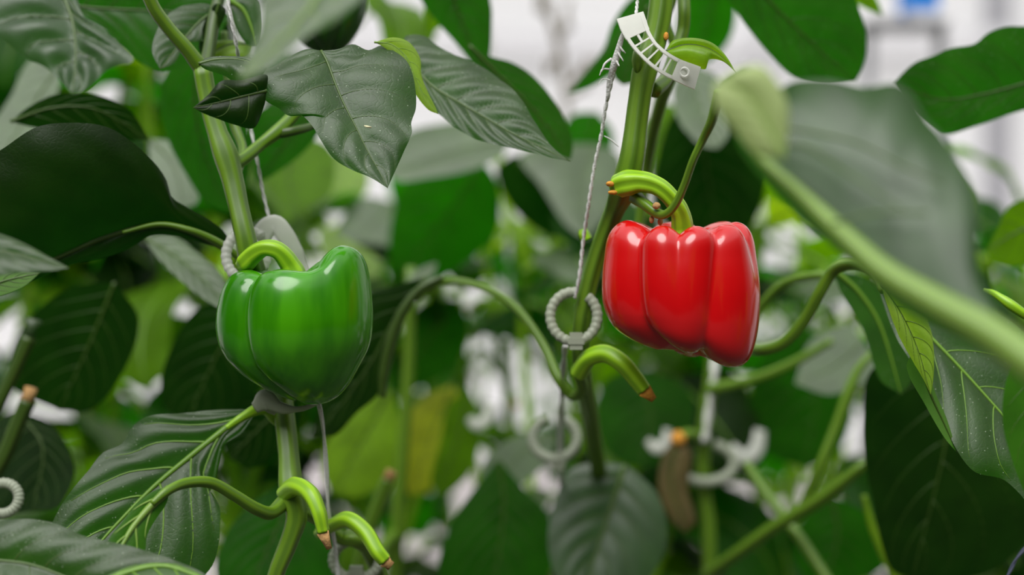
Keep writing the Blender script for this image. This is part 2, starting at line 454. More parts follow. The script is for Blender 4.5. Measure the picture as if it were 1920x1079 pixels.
redp, rc = pepper('shiny red bell pepper hanging from the ridged green stem right of centre', YF,
    [(418, 1200, 1350), (410, 1182, 1372), (408, 1166, 1388), (418, 1148, 1405), (442, 1133, 1417), (485, 1126, 1423), (530, 1122, 1427), (570, 1124, 1427),
     (605, 1132, 1423), (635, 1145, 1415), (655, 1166, 1405), (668, 1192, 1390), (675, 1222, 1368)],
    [(-46, .18, 14, 0, 8), (-8, .15, 14, .9), (29, .17, 17, 0, -16), (66, .10, 9, .5), (100, .08, 12, 0), (150, .12, 12, 0), (-150, .12, 12, 0), (-100, .07, 12, 0)],
    34, 'red', 42, dip=150, bot=150)
grnp, gc = pepper('glossy green bell pepper hanging from the left stem', YF,
    [(520, 500, 620), (507, 478, 645), (505, 462, 662), (512, 438, 684), (535, 420, 694), (575, 408, 699), (615, 405, 699), (650, 412, 692),
     (685, 430, 672), (712, 455, 655), (735, 490, 635), (750, 525, 612), (756, 550, 592)],
    [(-42, .18, 11, 0, 8), (30, .05, 16, .35), (130, .10, 12, 0), (-160, .11, 12, 0), (-105, .06, 12, 0)],
    22, 'green', 30, bot=130, shoulder=lambda th: 34 * math.exp(-(math.degrees((th - R(62) + PI) % (2 * PI) - PI) / 42) ** 2) - 12 * math.exp(-(math.degrees((th - R(20) + PI) % (2 * PI) - PI) / 22) ** 2))
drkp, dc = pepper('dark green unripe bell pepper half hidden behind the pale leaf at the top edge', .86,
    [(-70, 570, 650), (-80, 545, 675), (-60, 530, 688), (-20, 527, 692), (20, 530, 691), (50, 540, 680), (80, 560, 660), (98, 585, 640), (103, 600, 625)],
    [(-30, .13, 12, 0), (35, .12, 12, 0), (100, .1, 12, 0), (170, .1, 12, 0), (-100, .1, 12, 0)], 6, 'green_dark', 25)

def calyx(root, c, r, n=6):
    mb = MB(); rows = []
    for i in range(5):
        f = i / 4
        rows.append([c + Vector((math.cos(a) * r * f * (1 + .22 * math.cos(n * a)), math.sin(a) * r * f * (1 + .22 * math.cos(n * a)), .004 * (1 - f) + .0035 * f * f)) for a in [2 * PI * j / 48 for j in range(48)]])
    for i in range(4, -1, -1):
        f = i / 4
        rows.append([c + Vector((math.cos(a) * r * f * (1 + .22 * math.cos(n * a)), math.sin(a) * r * f * (1 + .22 * math.cos(n * a)), -.001 + .0025 * f * f)) for a in [2 * PI * j / 48 for j in range(48)]])
    mb.grid(rows, closed=True); mb.build('calyx', M['stem_bright'], root)

# red pepper stalk (ridged, arching down from the joint)
calyx(redp, rc + Vector((0, 0, .001)), px(40))
stalk(redp, [(1146, 356, .748, 22), (1158, 350, .747, 42), (1176, 344, .744, 46), (1204, 342, .742, 38), (1234, 351, .741, 33), (1258, 372, .742, 31), (1275, 398, .745, 33), (1280, 425, .748, 38), (1278, 452, .75, 52)],
      'stalk', 'stem_bright', seg=24, ridge=.13, nr=5)
calyx(grnp, gc + Vector((0, 0, .001)), px(38))
stalk(grnp, [(450, 499, .752, 22), (460, 492, .75, 36), (474, 478, .748, 34), (495, 466, .745, 30), (520, 470, .745, 32), (540, 492, .748, 36), (550, 515, .75, 46), (555, 545, .75, 60)],
      'stalk', 'stem_bright', seg=20, ridge=.08, nr=5)
stalk(drkp, [(650, -160, .87, 26), (625, -120, .86, 26), (610, -80, .86, 30), (610, -50, .86, 40)], 'stalk', 'stem', seg=14)

# ------------------------------------------------------------------ plants in the front row
def plant_root(x, y, label, group='sweet pepper plants of the front row'):
    return empty('pepper_plant', (x, y, 0), label, 'pepper plant', group)
PL = plant_root(P(540, 540, .77).x, .77, 'tall pepper plant with thick ridged stem carrying the green pepper')
PC = plant_root(P(1090, 540, .80).x, .80, 'tall pepper plant with ridged stem carrying the red pepper')
PR = plant_root(.52, .78, 'pepper plant at the right edge with the large blurred pale leaf reaching in')
PW = plant_root(-.44, .78, 'pepper plant at the left edge with the large dark cupped leaf')
PM = plant_root(P(720, 540, 1.12).x, 1.12, 'pepper plant behind the green pepper with yellowing low leaves')
PN = plant_root(P(1330, 540, 1.12).x, 1.12, 'pepper plant behind the red pepper with crossing bare stems below')
FR = PM['group']

# -- left plant: stem and branches
stalk(PL, [(378, 125, .77, 34), (388, 180, .77, 34), (404, 240, .768, 36), (422, 290, .766, 46), (436, 340, .764, 40), (447, 390, .76, 37), (458, 440, .756, 38),
           (468, 485, .758, 44), (488, 540, .79, 38), (515, 640, .80, 36), (530, 760, .785, 38), (540, 850, .775, 38), (545, 920, .765, 46), (556, 965, .765, 40),
           (542, 1015, .765, 34), (515, 1085, .765, 30), (490, 1250, .78, 32), (500, 2400, .78, 38), (540, 4460, .77, 40)], 'stem', 'stem', seg=24, ridge=.07, n=240)
stalk(PL, [(378, 130, .77, 30), (350, 92, .765, 27), (315, 52, .76, 25), (285, 8, .755, 25), (262, -60, .75, 22), (240, -220, .75, 16)], 'branch', 'stem', seg=16)
stalk(PL, [(382, 140, .775, 28), (392, 90, .79, 24), (400, 40, .80, 24), (412, -20, .81, 22), (420, -200, .82, 16)], 'branch', 'stem_dark', seg=14)
stalk(PL, [(432, 310, .77, 34), (456, 298, .775, 24), (490, 270, .785, 22), (522, 245, .79, 26), (545, 222, .795, 24), (575, 185, .80, 18), (598, 105, .79, 12)], 'branch', 'stem', seg=14)
stalk(PL, [(525, 250, .79, 20), (550, 246, .79, 18), (585, 236, .80, 14), (640, 200, .82, 10)], 'branch', 'stem_dark', seg=12)
stalk(PL, [(443, 325, .775, 20), (455, 280, .80, 16), (440, 235, .81, 18), (432, 190, .81, 16), (420, 60, .82, 14)], 'branch', 'stem', seg=12)
def stub(plant, pts, tip, mat='stem_bright', tmat='tip', label='thick bright green cut stub with brown dried end'):
    o = stalk(plant, pts, 'cut_stub', mat, seg=16, ridge=.05, label=label)
    mb = MB(); a = pts[-1]
    mb.tube([P(a[0], a[1], a[2]), P((a[0] + tip[0]) / 2, (a[1] + tip[1]) / 2, a[2]), P(tip[0], tip[1], a[2])], [px(a[3], a[2]) * .47, px(a[3], a[2]) * .33, px(tip[2], a[2]) / 2], seg=9, ridge=.2, nr=3)
    mb.build('dried_tip', M[tmat], o)
    return o
stub(PL, [(535, 925, .765, 34), (555, 912, .75, 34), (580, 925, .74, 32), (597, 960, .735, 28), (606, 998, .735, 24)], (618, 1030, 10))
stub(PL, [(600, 1000, .80, 24), (625, 985, .78, 26), (655, 975, .77, 30), (685, 998, .765, 31), (708, 1035, .76, 29), (722, 1052, .76, 27)], (734, 1062, 18))
stalk(PL, [(535, 940, .765, 30), (508, 962, .755, 25), (480, 955, .745, 24), (440, 930, .735, 22), (395, 906, .725, 21), (350, 906, .715, 20), (315, 920, .705, 18), (285, 945, .70, 13)], 'petiole', 'stem', seg=16, label='arching green leaf stalk above the veined leaf')
stalk(PL, [(560, 955, .77, 24), (610, 985, .80, 22), (640, 1010, .81, 26), (665, 1010, .81, 34), (690, 1030, .82, 30), (720, 1100, .85, 24)], 'branch', 'stem', seg=14)
# young bud by the left joint
# -- hero leaf
b1 = leaf(PL, .735, .45, .1,
     [(602, 95), (613, 115), (628, 155), (645, 195), (668, 240), (690, 285), (710, 320), (727, 353)],
     [(575, 92), (545, 103), (510, 125), (480, 143), (482, 168), (500, 190), (520, 200), (542, 216), (562, 214), (585, 238), (602, 265), (625, 296), (660, 318), (695, 334)],
     [(635, 93), (662, 84), (690, 93), (716, 83), (745, 100), (766, 122), (778, 160), (780, 200), (771, 232), (772, 252), (757, 285), (742, 318)],
     bulge=.12, quilt=.0011, wave=.0012, K=6, slant=.28, vr=.0007, n=70, m=20, label='sharp dark green leaf with pointed tip and fine pale veins')
mb = MB(); mb.tube([P(683, 236, .726), P(689, 238, .725), P(696, 239, .726)], [.0003, .0007, .0004], seg=6); mb.build('dried_petal', M['speck'], b1)
leaf(PL, .79, .55, 0, [(755, 92), (785, 135), (815, 165), (860, 192), (905, 218), (960, 250), (1015, 276), (1070, 303)],
     [(762, 66), (797, 67), (830, 93), (862, 108), (900, 122), (940, 150), (975, 185), (1003, 228), (1035, 275)],
     [(765, 120), (780, 150), (800, 187), (825, 217), (860, 244), (900, 263), (950, 277), (1000, 287), (1040, 297)],
     bulge=.15, quilt=.0022, wave=.001, K=9, slant=.25, vr=.0008, n=60, m=16, label='wrinkled grey-green leaf drooping to the right, lower tip in front of the white background')
leaf(PL, .755, .2, .5, [(702, 79), (735, 84), (762, 108), (778, 145), (796, 180), (822, 214)],
     [(738, 70), (768, 80), (788, 110), (790, 140), (802, 172), (815, 198)], [(722, 90), (745, 112), (764, 145), (780, 178), (803, 206)],
     mat='leaf_young', under=True, bulge=.4, quilt=.0006, vr=.0005, vmat='vein_pale', K=6, n=30, m=8, label='bright green curled leaf margin')
leaf(PL, .95, -.3, .2, [(835, -70), (850, -5), (872, 55), (906, 150)], [(775, -40), (792, 5), (822, 45), (850, 76), (882, 116)], [(905, -40), (921, 10), (922, 60), (920, 95), (914, 125)],
     bulge=.1, quilt=.0012, K=7, label='vivid green backlit leaf at the top edge')
leaf(PL, .90, -.2, .1, [(880, 85), (945, 150), (1000, 205), (1040, 255), (1070, 300)], [(890, 150), (950, 200), (1000, 250), (1045, 290)],
     [(918, 105), (960, 117), (1000, 143), (1040, 190), (1066, 238), (1074, 275)], bulge=.05, quilt=.001)
leaf(PL, 1.0, -.2, .1, [(812, 0), (805, 30), (796, 62)], [(798, 5), (795, 30)], [(835, 20), (825, 50)], mat='back_leaf_mid', side_veins=False)
leaf(PL, .53, .6, -.1, [(650, -90), (592, 0), (530, 72), (447, 150)], [(510, -90), (492, -10), (486, 50), (466, 105)], [(735, -70), (675, 2), (625, 42), (578, 66), (548, 96), (498, 132)],
     mat='leaf_pale_sheen', bulge=.1, quilt=.001, wave=.001, vmat='vein_pale', label='pale out-of-focus leaf hanging close to the camera at the top')
leaf(PL, .73, .5, 0, [(372, 120), (405, 112), (450, 112), (500, 128)], [(388, 108), (430, 105), (475, 110)], [(385, 130), (420, 142), (458, 164), (485, 150)], bulge=.5, quilt=.0005, K=4, mat='leaf', side_veins=False)
leaf(PL, .715, -.1, .3, [(500, 170), (450, 182), (410, 192), (362, 202)], [(500, 140), (455, 150), (415, 152), (390, 178)], [(495, 200), (476, 240), (440, 234), (405, 222), (380, 212)], mat='leaf_shaded', bulge=.4, quilt=.0008, K=4, wave=.001, label='small dark leaf wrapped around the left stem')
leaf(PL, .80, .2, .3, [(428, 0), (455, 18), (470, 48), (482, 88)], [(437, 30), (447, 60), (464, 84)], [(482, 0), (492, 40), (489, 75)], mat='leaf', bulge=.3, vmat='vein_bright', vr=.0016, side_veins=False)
leaf(PL, .80, .0, -.5, [(412, 5), (398, 50), (386, 108)], [(400, 10), (380, 50), (373, 92)], [(424, 20), (408, 60), (400, 98)], mat='leaf_shaded', bulge=.2, side_veins=False)
leaf(PL, .81, .6, 0, [(475, 84), (430, 84), (376, 112)], [(440, 76), (402, 79)], [(465, 104), (425, 108), (392, 112)], mat='leaf_young', bulge=.3, side_veins=False)
leaf(PL, .80, .4, .3, [(412, 14), (370, 45), (300, 130)], [(380, 6), (330, 16), (298, 50), (285, 95)], [(408, 40), (382, 76), (350, 82), (325, 120)], mat='leaf', bulge=.15, quilt=.001)
leaf(PL, .86, -.1, .1, [(80, 4), (180, 15), (290, 20), (430, 30)], [(140, -50), (280, -70), (390, -20)], [(120, 32), (170, 48), (215, 75), (255, 112), (305, 135), (360, 112), (408, 72)], mat='leaf', bulge=.1, quilt=.0015, label='broad deep green leaf across the top left')
leaf(PL, .95, -.3, .1, [(385, 60), (365, 180), (385, 290), (430, 400)], [(335, 110), (306, 150), (300, 205), (318, 270), (350, 330), (385, 380)], [(430, 90), (460, 200), (470, 300), (455, 370)], bulge=.1, quilt=.001, label='saturated green backlit leaf behind the left stem')
leaf(PL, .97, -.3, .1, [(620, 180), (560, 235), (480, 345)], [(560, 190), (490, 205), (468, 260)], [(610, 230), (570, 285), (510, 330)], bulge=.1, quilt=.001)
leaf(PL, .765, .3, .1, [(484, 768), (448, 786), (400, 822), (350, 862), (290, 912), (230, 972), (185, 1022), (140, 1085)],
     [(455, 768), (410, 768), (335, 776), (278, 782), (248, 800), (228, 832), (192, 850), (165, 885), (132, 925), (108, 958), (92, 1000), (95, 1060)],
     [(455, 812), (420, 835), (410, 870), (402, 905), (393, 925), (411, 948), (413, 985), (408, 1030), (393, 1068), (345, 1110), (240, 1140)],
     bulge=.12, quilt=.0022, wave=.0012, K=6, slant=.33, vr=.0019, vmat='vein_bright', n=64, m=18, label='large leaf with bold light veins below the green pepper')
stalk(PL, [(534, 800, .79, 20), (515, 785, .785, 22), (500, 768, .78, 24), (480, 769, .775, 22), (452, 784, .77, 16), (425, 803, .768, 11)], 'petiole', 'stem_bright', seg=12)
leaf(PL, .70, .2, .6, [(318, 918), (285, 948), (252, 985), (228, 1025), (210, 1070)], [(295, 918), (262, 940), (232, 975), (203, 1014), (190, 1060)], [(312, 945), (292, 975), (276, 1005), (272, 1035), (255, 1070)],
     mat='leaf_mid', bulge=.15, vr=.0022, vmat='vein_pale', K=4, label='folded young leaf at the end of the arching stalk')
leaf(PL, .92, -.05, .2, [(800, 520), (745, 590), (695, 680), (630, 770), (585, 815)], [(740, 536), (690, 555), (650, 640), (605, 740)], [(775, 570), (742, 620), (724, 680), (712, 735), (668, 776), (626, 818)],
     mat='leaf_shaded', bulge=.1, quilt=.001, label='dark slate leaf right of the green pepper')
stalk(PL, [(830, 520, .90, 12), (785, 545, .90, 15), (752, 590, .90, 20), (732, 645, .90, 22), (720, 700, .90, 20), (716, 745, .90, 14)], 'petiole', 'stem_dark', seg=10)
leaf(PL, .95, .2, .0, [(570, 890), (525, 980), (470, 1100)], [(490, 930), (425, 1000), (408, 1085)], [(610, 950), (640, 1010), (610, 1100)], mat='back_leaf', bulge=.1, quilt=.001)
leaf(PL, .93, -.1, .2, [(560, 740), (500, 790), (430, 860)], [(500, 735), (440, 760), (415, 820)], [(560, 800), (520, 850), (470, 880)], mat='back_leaf_shaded')

# -- plant at the left edge
stalk(PW, [(-600, -700, .78, 30), (-560, 0, .78, 34), (-520, 500, .78, 38), (-540, 1100, .78, 40), (-545, 4450, .78, 44)], 'stem', 'stem', seg=16, n=60)
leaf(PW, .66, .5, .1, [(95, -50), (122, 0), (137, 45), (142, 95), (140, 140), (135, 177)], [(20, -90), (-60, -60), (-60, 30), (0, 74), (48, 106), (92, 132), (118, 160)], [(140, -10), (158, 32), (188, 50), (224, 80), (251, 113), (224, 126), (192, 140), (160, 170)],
     mat='leaf_grey_sheen', bulge=.15, quilt=.0052, K=6, slant=.2, vr=.0012, wave=.001, vmat='vein', label='crumpled grey leaf with yellowish midrib in the top left corner')
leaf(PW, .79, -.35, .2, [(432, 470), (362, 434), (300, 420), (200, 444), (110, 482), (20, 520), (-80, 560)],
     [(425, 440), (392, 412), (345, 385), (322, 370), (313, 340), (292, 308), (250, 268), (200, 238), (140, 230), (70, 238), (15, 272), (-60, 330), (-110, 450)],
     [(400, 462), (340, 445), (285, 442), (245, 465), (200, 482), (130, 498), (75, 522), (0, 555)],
     mat='leaf_shaded', bulge=.35, quilt=.0015, vr=.0022, vmat='vein', side_veins=False, n=60, m=16, label='huge dark cupped leaf on the left with light midrib')
stalk(PW, [(470, 500, .80, 18), (432, 470, .795, 16), (400, 450, .79, 14), (360, 433, .785, 12), (300, 421, .783, 10), (230, 436, .78, 7)], 'petiole', 'stem', seg=12)
leaf(PW, .86, -.35, .1, [(20, 228), (100, 202), (180, 205), (280, 262)], [(55, 200), (110, 176), (180, 178), (242, 206)], [(60, 238), (140, 245), (225, 262)], mat='leaf_shaded', bulge=.1)
leaf(PW, .655, .6, .0, [(-90, 480), (0, 472), (60, 484), (130, 503)], [(-80, 415), (0, 438), (45, 456), (92, 482)], [(-80, 545), (0, 518), (50, 512), (100, 508)],
     mat='leaf', bulge=.15, quilt=.0008, K=6, vr=.0005, label='sharp pointed leaf tip entering from the left edge')
leaf(PW, .70, .3, .0, [(-60, 560), (0, 530), (75, 512)], [(-40, 510), (30, 510)], [(-20, 560), (40, 540)], mat='leaf_mid', under=True)
leaf(PW, .675, .4, 0, [(-120, 1045), (0, 1052), (60, 1060), (130, 1085), (240, 1120), (400, 1120)], [(-110, 985), (0, 976), (60, 974), (105, 983), (155, 1005), (205, 1016), (255, 1028), (312, 1046), (362, 1066), (392, 1085)],
     [(-60, 1160), (80, 1210), (250, 1200), (350, 1160)], bulge=.18, quilt=.0016, K=9, slant=.22, vr=.0009, n=60, m=16, label='smooth dark leaf filling the bottom left corner')
leaf(PW, .67, .7, 0, [(170, 1105), (240, 1074), (300, 1062), (345, 1072), (430, 1110)], [(190, 1085), (245, 1062), (300, 1056), (350, 1064)], [(200, 1130), (280, 1120), (380, 1130)], mat='leaf_mid', vr=.0016, vmat='vein_bright', bulge=.1)
leaf(PW, .88, .8, 0, [(270, 446), (330, 482), (380, 525), (440, 590)], [(320, 440), (372, 475), (415, 515)], [(290, 478), (340, 528), (395, 570)], mat='leaf_pale_sheen', bulge=.15, quilt=.003, K=8, side_veins=False, label='pale wrinkled leaf strip left of the green pepper')
leaf(PW, 1.0, .6, .2, [(120, 110), (75, 175), (0, 300)], [(60, 110), (20, 180), (-30, 270)], [(105, 180), (60, 250), (30, 290)], mat='leaf_pale_sheen')
leaf(PW, .95, -.2, 0, [(215, 530), (170, 640), (110, 770)], [(130, 540), (40, 620), (20, 720)], [(260, 600), (230, 700), (170, 770)], mat='back_leaf_shaded')
leaf(PW, .97, -.1, 0, [(470, 560), (410, 660), (350, 790)], [(370, 580), (310, 680), (305, 760)], [(500, 640), (490, 720), (430, 780)], mat='back_leaf_shaded')
leaf(PW, .92, .3, 0, [(30, 770), (80, 840), (60, 960)], [(-20, 800), (-40, 880), (0, 960)], [(100, 800), (140, 880), (110, 950)], mat='back_leaf_shaded')
leaf(PW, 1.0, .5, .1, [(280, 260), (325, 310), (345, 390)], [(280, 290), (290, 340), (320, 380)], [(330, 270), (370, 330), (370, 380)], mat='leaf_pale_sheen')
stub(PW, [(-80, 900, .90, 24), (-20, 790, .90, 24), (25, 700, .90, 23), (55, 632, .90, 26)], (64, 600, 34), mat='stem_dark', tmat='leaf_pale_sheen', label='dark green upright stub with pale end')
stub(PW, [(-50, 950, .89, 28), (5, 860, .89, 28), (35, 790, .89, 28), (52, 752, .89, 30)], (60, 728, 24), mat='stem_dark', label='thick dark stub with tan cut end')

# -- centre plant
stalk(PC, [(1262, -260, .76, 44), (1243, -60, .758, 44), (1238, 20, .756, 45), (1226, 80, .755, 46), (1210, 128, .752, 48), (1200, 180, .752, 42), (1192, 240, .752, 42), (1184, 300, .752, 46), (1172, 345, .758, 52),
           (1150, 400, .78, 36), (1127, 460, .79, 34), (1106, 530, .795, 32), (1092, 600, .80, 32), (1090, 680, .82, 32), (1110, 800, .93, 30), (1130, 1000, 1.05, 30), (1120, 2000, 1.1, 34), (1080, 3140, 1.1, 34)],
      'stem', 'stem', seg=26, ridge=.09, n=240, nr=6)
mb = MB(); knob(mb, P(1196, 114, .748), px(14), (.8, 1, 1.8)); mb.build('stem_node', M['stem'], PC)
mb = MB(); knob(mb, P(1144, 345, .742), px(5), (1.6, 1, 1), 1); knob(mb, P(1149, 361, .742), px(5), (1.8, 1, .8), 2); knob(mb, P(1249, 68, .75), px(5), (1, 1, 1.6), 5)
mb.build('leaf_scar', M['tip_orange'], PC)['label'] = 'small orange-brown scars'
stalk(PC, [(1225, 170, .765, 30), (1248, 150, .775, 26), (1262, 110, .785, 22), (1280, 60, .79, 24), (1283, 20, .79, 24), (1278, -60, .80, 22), (1270, -200, .80, 18)], 'branch', 'stem', seg=14)
stalk(PC, [(1268, 95, .81, 14), (1250, 40, .81, 16), (1262, 0, .81, 14), (1275, -80, .81, 12)], 'branch', 'stem', seg=10)
stalk(PC, [(1262, 130, .80, 26), (1240, 190, .84, 24), (1222, 260, .87, 22), (1210, 330, .89, 20), (1195, 460, .90, 18)], 'branch', 'stem', seg=12)
stalk(PC, [(1190, 368, .75, 26), (1212, 385, .742, 20), (1232, 400, .738, 18), (1248, 402, .733, 17), (1266, 384, .728, 15), (1284, 345, .722, 14), (1300, 300, .715, 14), (1318, 262, .71, 15), (1335, 225, .70, 17), (1348, 170, .69, 18)],
      'petiole', 'stem', seg=14, ridge=.12, nr=4, label='thin grooved leaf stalk rising in front of the red pepper stalk')
mb = MB(); knob(mb, P(1231, 386, .734), px(7), (1.1, 1, .9), 4); knob(mb, P(1222, 412, .742), px(5), (1, 1, 1.4), 6); knob(mb, P(1238, 416, .742), px(5), (1, 1, 1.4), 7)
mb.build('flower_scar', M['tip'], PC)
leaf(PC, .745, .2, 0, [(1248, 96), (1285, 84), (1320, 88), (1350, 104), (1380, 136)], [(1262, 76), (1300, 71), (1335, 80), (1360, 103)], [(1258, 112), (1290, 118), (1322, 130), (1330, 112), (1355, 115)],
     mat='leaf_young', bulge=.9, quilt=.0004, K=3, vr=.0006, side_veins=False, label='thick hooked young leaf right of the clip')
stub(PC, [(1085, 700, .80, 34), (1105, 672, .79, 32), (1135, 664, .785, 34), (1165, 680, .78, 34), (1190, 708, .78, 32), (1208, 732, .78, 29)], (1226, 750, 12), mat='stem_bright', tmat='tip_orange', label='curved bright green stub with orange dried tip')
stalk(PC, [(1085, 700, .82, 24), (1092, 728, .84, 22), (1072, 742, .86, 20), (1048, 712, .86, 18), (1022, 655, .87, 18), (985, 598, .88, 16), (945, 560, .90, 15), (890, 535, .92, 14), (830, 528, .93, 14), (780, 560, .95, 14)], 'petiole', 'stem', seg=12, label='long curved green leaf stalk left of the stem')
stalk(PC, [(1100, 450, .80, 22), (1095, 440, .80, 22), (1092, 430, .80, 16)], 'cut_stub', 'stem_bright')
leaf(PC, 1.0, -.2, .1, [(1225, -30), (1185, 40), (1125, 110), (1062, 178)], [(1180, 0), (1148, 45), (1132, 90), (1105, 125)], [(1230, 60), (1195, 100), (1150, 138), (1105, 165)], mat='back_leaf')
leaf(PC, .90, -.2, .1, [(1215, 10), (1190, 90), (1168, 160)], [(1170, 60), (1150, 112), (1152, 145)], [(1235, 80), (1232, 120), (1195, 152)], mat='leaf')
leaf(PC, 1.15, -.4, 0, [(1345, -60), (1330, 40), (1285, 130)], [(1290, -20), (1268, 50), (1270, 110)], [(1378, 0), (1370, 70), (1330, 115)], mat='back_leaf')
leaf(PC, 1.15, -.15, 0, [(1320, 190), (1325, 310), (1350, 450)], [(1262, 215), (1232, 300), (1225, 380), (1270, 440)], [(1400, 215), (1440, 300), (1425, 390), (1395, 440)], mat='back_leaf_shaded', label='deep green leaf in the shade behind the red pepper stalk')
leaf(PC, 1.1, .6, 0, [(1290, 120), (1310, 190), (1345, 280)], [(1262, 160), (1270, 220), (1310, 270)], [(1340, 140), (1368, 190), (1368, 250)], mat='leaf_pale_sheen', quilt=.002)
leaf(PC, 1.22, .2, 0, [(1400, 130), (1370, 230), (1400, 350)], [(1350, 170), (1335, 240), (1365, 330)], [(1450, 200), (1460, 280), (1435, 340)], mat='back_leaf', quilt=.001)
leaf(PC, 1.25, .1, 0, [(1235, 190), (1235, 280), (1260, 380)], [(1205, 230), (1208, 300), (1230, 360)], [(1290, 210), (1300, 300), (1285, 360)], mat='back_leaf_mid', quilt=.001)
leaf(PC, 1.3, -.2, 0, [(1120, 210), (1100, 270), (1050, 330)], [(1075, 215), (1045, 260), (1035, 300)], [(1150, 250), (1140, 300), (1100, 330)], mat='back_leaf')
leaf(PC, 1.25, .9, 0, [(1120, 270), (1098, 340), (1100, 450)], [(1050, 270), (975, 290), (1015, 350), (1060, 420)], [(1160, 290), (1165, 340), (1140, 400)], mat='leaf_pale_sheen', bulge=.1, quilt=.001, label='pale blurred leaf behind the twine')
leaf(PC, .99, .3, 0, [(1172, 872), (1155, 925), (1130, 1000), (1095, 1110)], [(1115, 868), (1066, 885), (1036, 955), (1028, 1030), (1055, 1110)], [(1200, 893), (1234, 930), (1250, 985), (1242, 1045), (1180, 1120)],
     mat='leaf_grey_sheen', bulge=.12, quilt=.0014, K=6, vr=.0018, vmat='vein', label='grey-green leaf hanging at the bottom centre')
leaf(PC, 1.08, .1, 0, [(935, 860), (945, 950), (925, 1110)], [(895, 910), (850, 975), (822, 1060), (840, 1120)], [(985, 920), (1028, 965), (1040, 1050), (990, 1120)], mat='back_leaf', bulge=.12, quilt=.0015, vmat='vein', label='dark green leaf at the bottom left of the grey-green leaf')
leaf(PC, 1.1, .3, 0, [(1040, 815), (980, 850), (925, 920)], [(980, 815), (920, 850), (900, 900)], [(1030, 860), (990, 900), (950, 930)], mat='leaf_pale_sheen')
leaf(PC, 1.2, .8, 0, [(960, 262), (880, 275), (800, 298), (725, 325)], [(920, 225), (830, 232), (765, 248), (738, 290)], [(935, 297), (870, 322), (800, 334), (750, 340)], mat='leaf_pale_sheen', bulge=.1, label='broad pale blurred leaf in the middle of the top half')
leaf(PC, 1.28, -.3, 0, [(905, 300), (855, 380), (800, 450), (735, 545)], [(830, 300), (765, 335), (738, 395), (728, 480)], [(935, 350), (930, 440), (870, 495), (805, 535)], mat='back_leaf', bulge=.15, label='round dark leaf right of the pointed leaf tip')
leaf(PC, 1.3, -.3, 0, [(960, 290), (1010, 350), (1075, 450)], [(930, 320), (960, 390), (1020, 440)], [(1010, 300), (1060, 360), (1090, 420)], mat='back_leaf_shaded')

# -- plant at the right edge
stalk(PR, [(2480, -700, .78, 30), (2500, 0, .78, 36), (2520, 600, .78, 40), (2540, 1200, .78, 42), (2738, 4450, .78, 46)], 'stem', 'stem', seg=16, n=60)
c1 = leaf(PR, .50, .55, -.25, [(2080, 770), (1960, 700), (1860, 628), (1760, 572), (1660, 512), (1580, 440), (1500, 365), (1430, 300), (1385, 240)],
     [(2010, 680), (1935, 660), (1900, 640), (1872, 590), (1848, 530), (1836, 470), (1837, 400), (1824, 350), (1795, 300), (1766, 255), (1738, 225), (1712, 180), (1680, 157), (1620, 162), (1560, 148), (1495, 150), (1465, 165), (1440, 190), (1400, 215)],
     [(1960, 735, .01), (1860, 672, .02), (1760, 618, .03), (1660, 558, .03), (1580, 480, .03), (1500, 405, .03), (1420, 330, .02), (1380, 270, .01)],
     mat='leaf_grey_sheen', bulge=-.22, quilt=.0004, K=7, slant=.3, vr=.0064, vmat='vein_pale', side_veins=False, wave=.001, n=70, m=18, label='very large blurred grey-green leaf across the right side')
vb = MB()
for pts in ([(1470, 240), (1530, 250), (1610, 270), (1690, 310), (1770, 345)], [(1465, 275), (1510, 275), (1560, 305), (1620, 345), (1690, 390)], [(1560, 420), (1640, 400), (1740, 400)]):
    vb.tube([P(a, b, .50 + .55 * -(b - 505) * .50 / F - .25 * ((a - 1730) * .5 / F) - .0035) for a, b in pts], [.0008, .0008, .0007, .0006, .0004][:len(pts)], n=20, seg=6)
vb.build('side_vein', M['vein'], c1)
stalk(PR, [(2560, 900, .70, 30), (2300, 830, .60, 34), (2080, 770, .53, 34)], 'petiole', 'stem')
leaf(PR, .50, .1, .3, [(1470, 300), (1440, 240), (1400, 180), (1350, 150)], [(1420, 290), (1378, 245), (1343, 200), (1338, 165)], [(1478, 250), (1478, 200), (1455, 150), (1425, 122), (1385, 130)],
     mat='leaf_curl', under=True, bulge=.5, quilt=.0012, side_veins=False, vmat='vein_pale', label='pale green curled-over tip of the large blurred leaf')
leaf(PR, .90, -.35, .1, [(1310, -130), (1400, -40), (1480, 40), (1550, 105), (1604, 153)], [(1330, -30), (1368, 5), (1400, 50), (1445, 105), (1490, 146), (1545, 160)], [(1500, -100), (1590, -30), (1612, 20), (1624, 60), (1625, 98), (1617, 128)],
     mat='leaf', bulge=.1, quilt=.0015, K=7, vr=.0009, label='backlit deep green leaf at the top right of centre')
leaf(PR, .88, -.35, .0, [(2040, 120), (1925, 155), (1845, 176), (1765, 186), (1676, 157)], [(2000, 30), (1930, 48), (1888, 50), (1852, 62), (1828, 82), (1785, 90), (1750, 104), (1715, 118), (1690, 140)],
     [(2010, 190), (1922, 206), (1870, 223), (1820, 240), (1770, 253), (1744, 238), (1712, 210), (1688, 178)], mat='leaf', bulge=.08, quilt=.0015, K=8, vr=.0009, label='backlit green leaf in the top right corner')
leaf(PR, 1.0, -.3, 0, [(1585, -40), (1620, -5), (1656, 30)], [(1590, -5), (1620, 15)], [(1620, -30), (1645, 0)], mat='back_leaf_mid', side_veins=False)
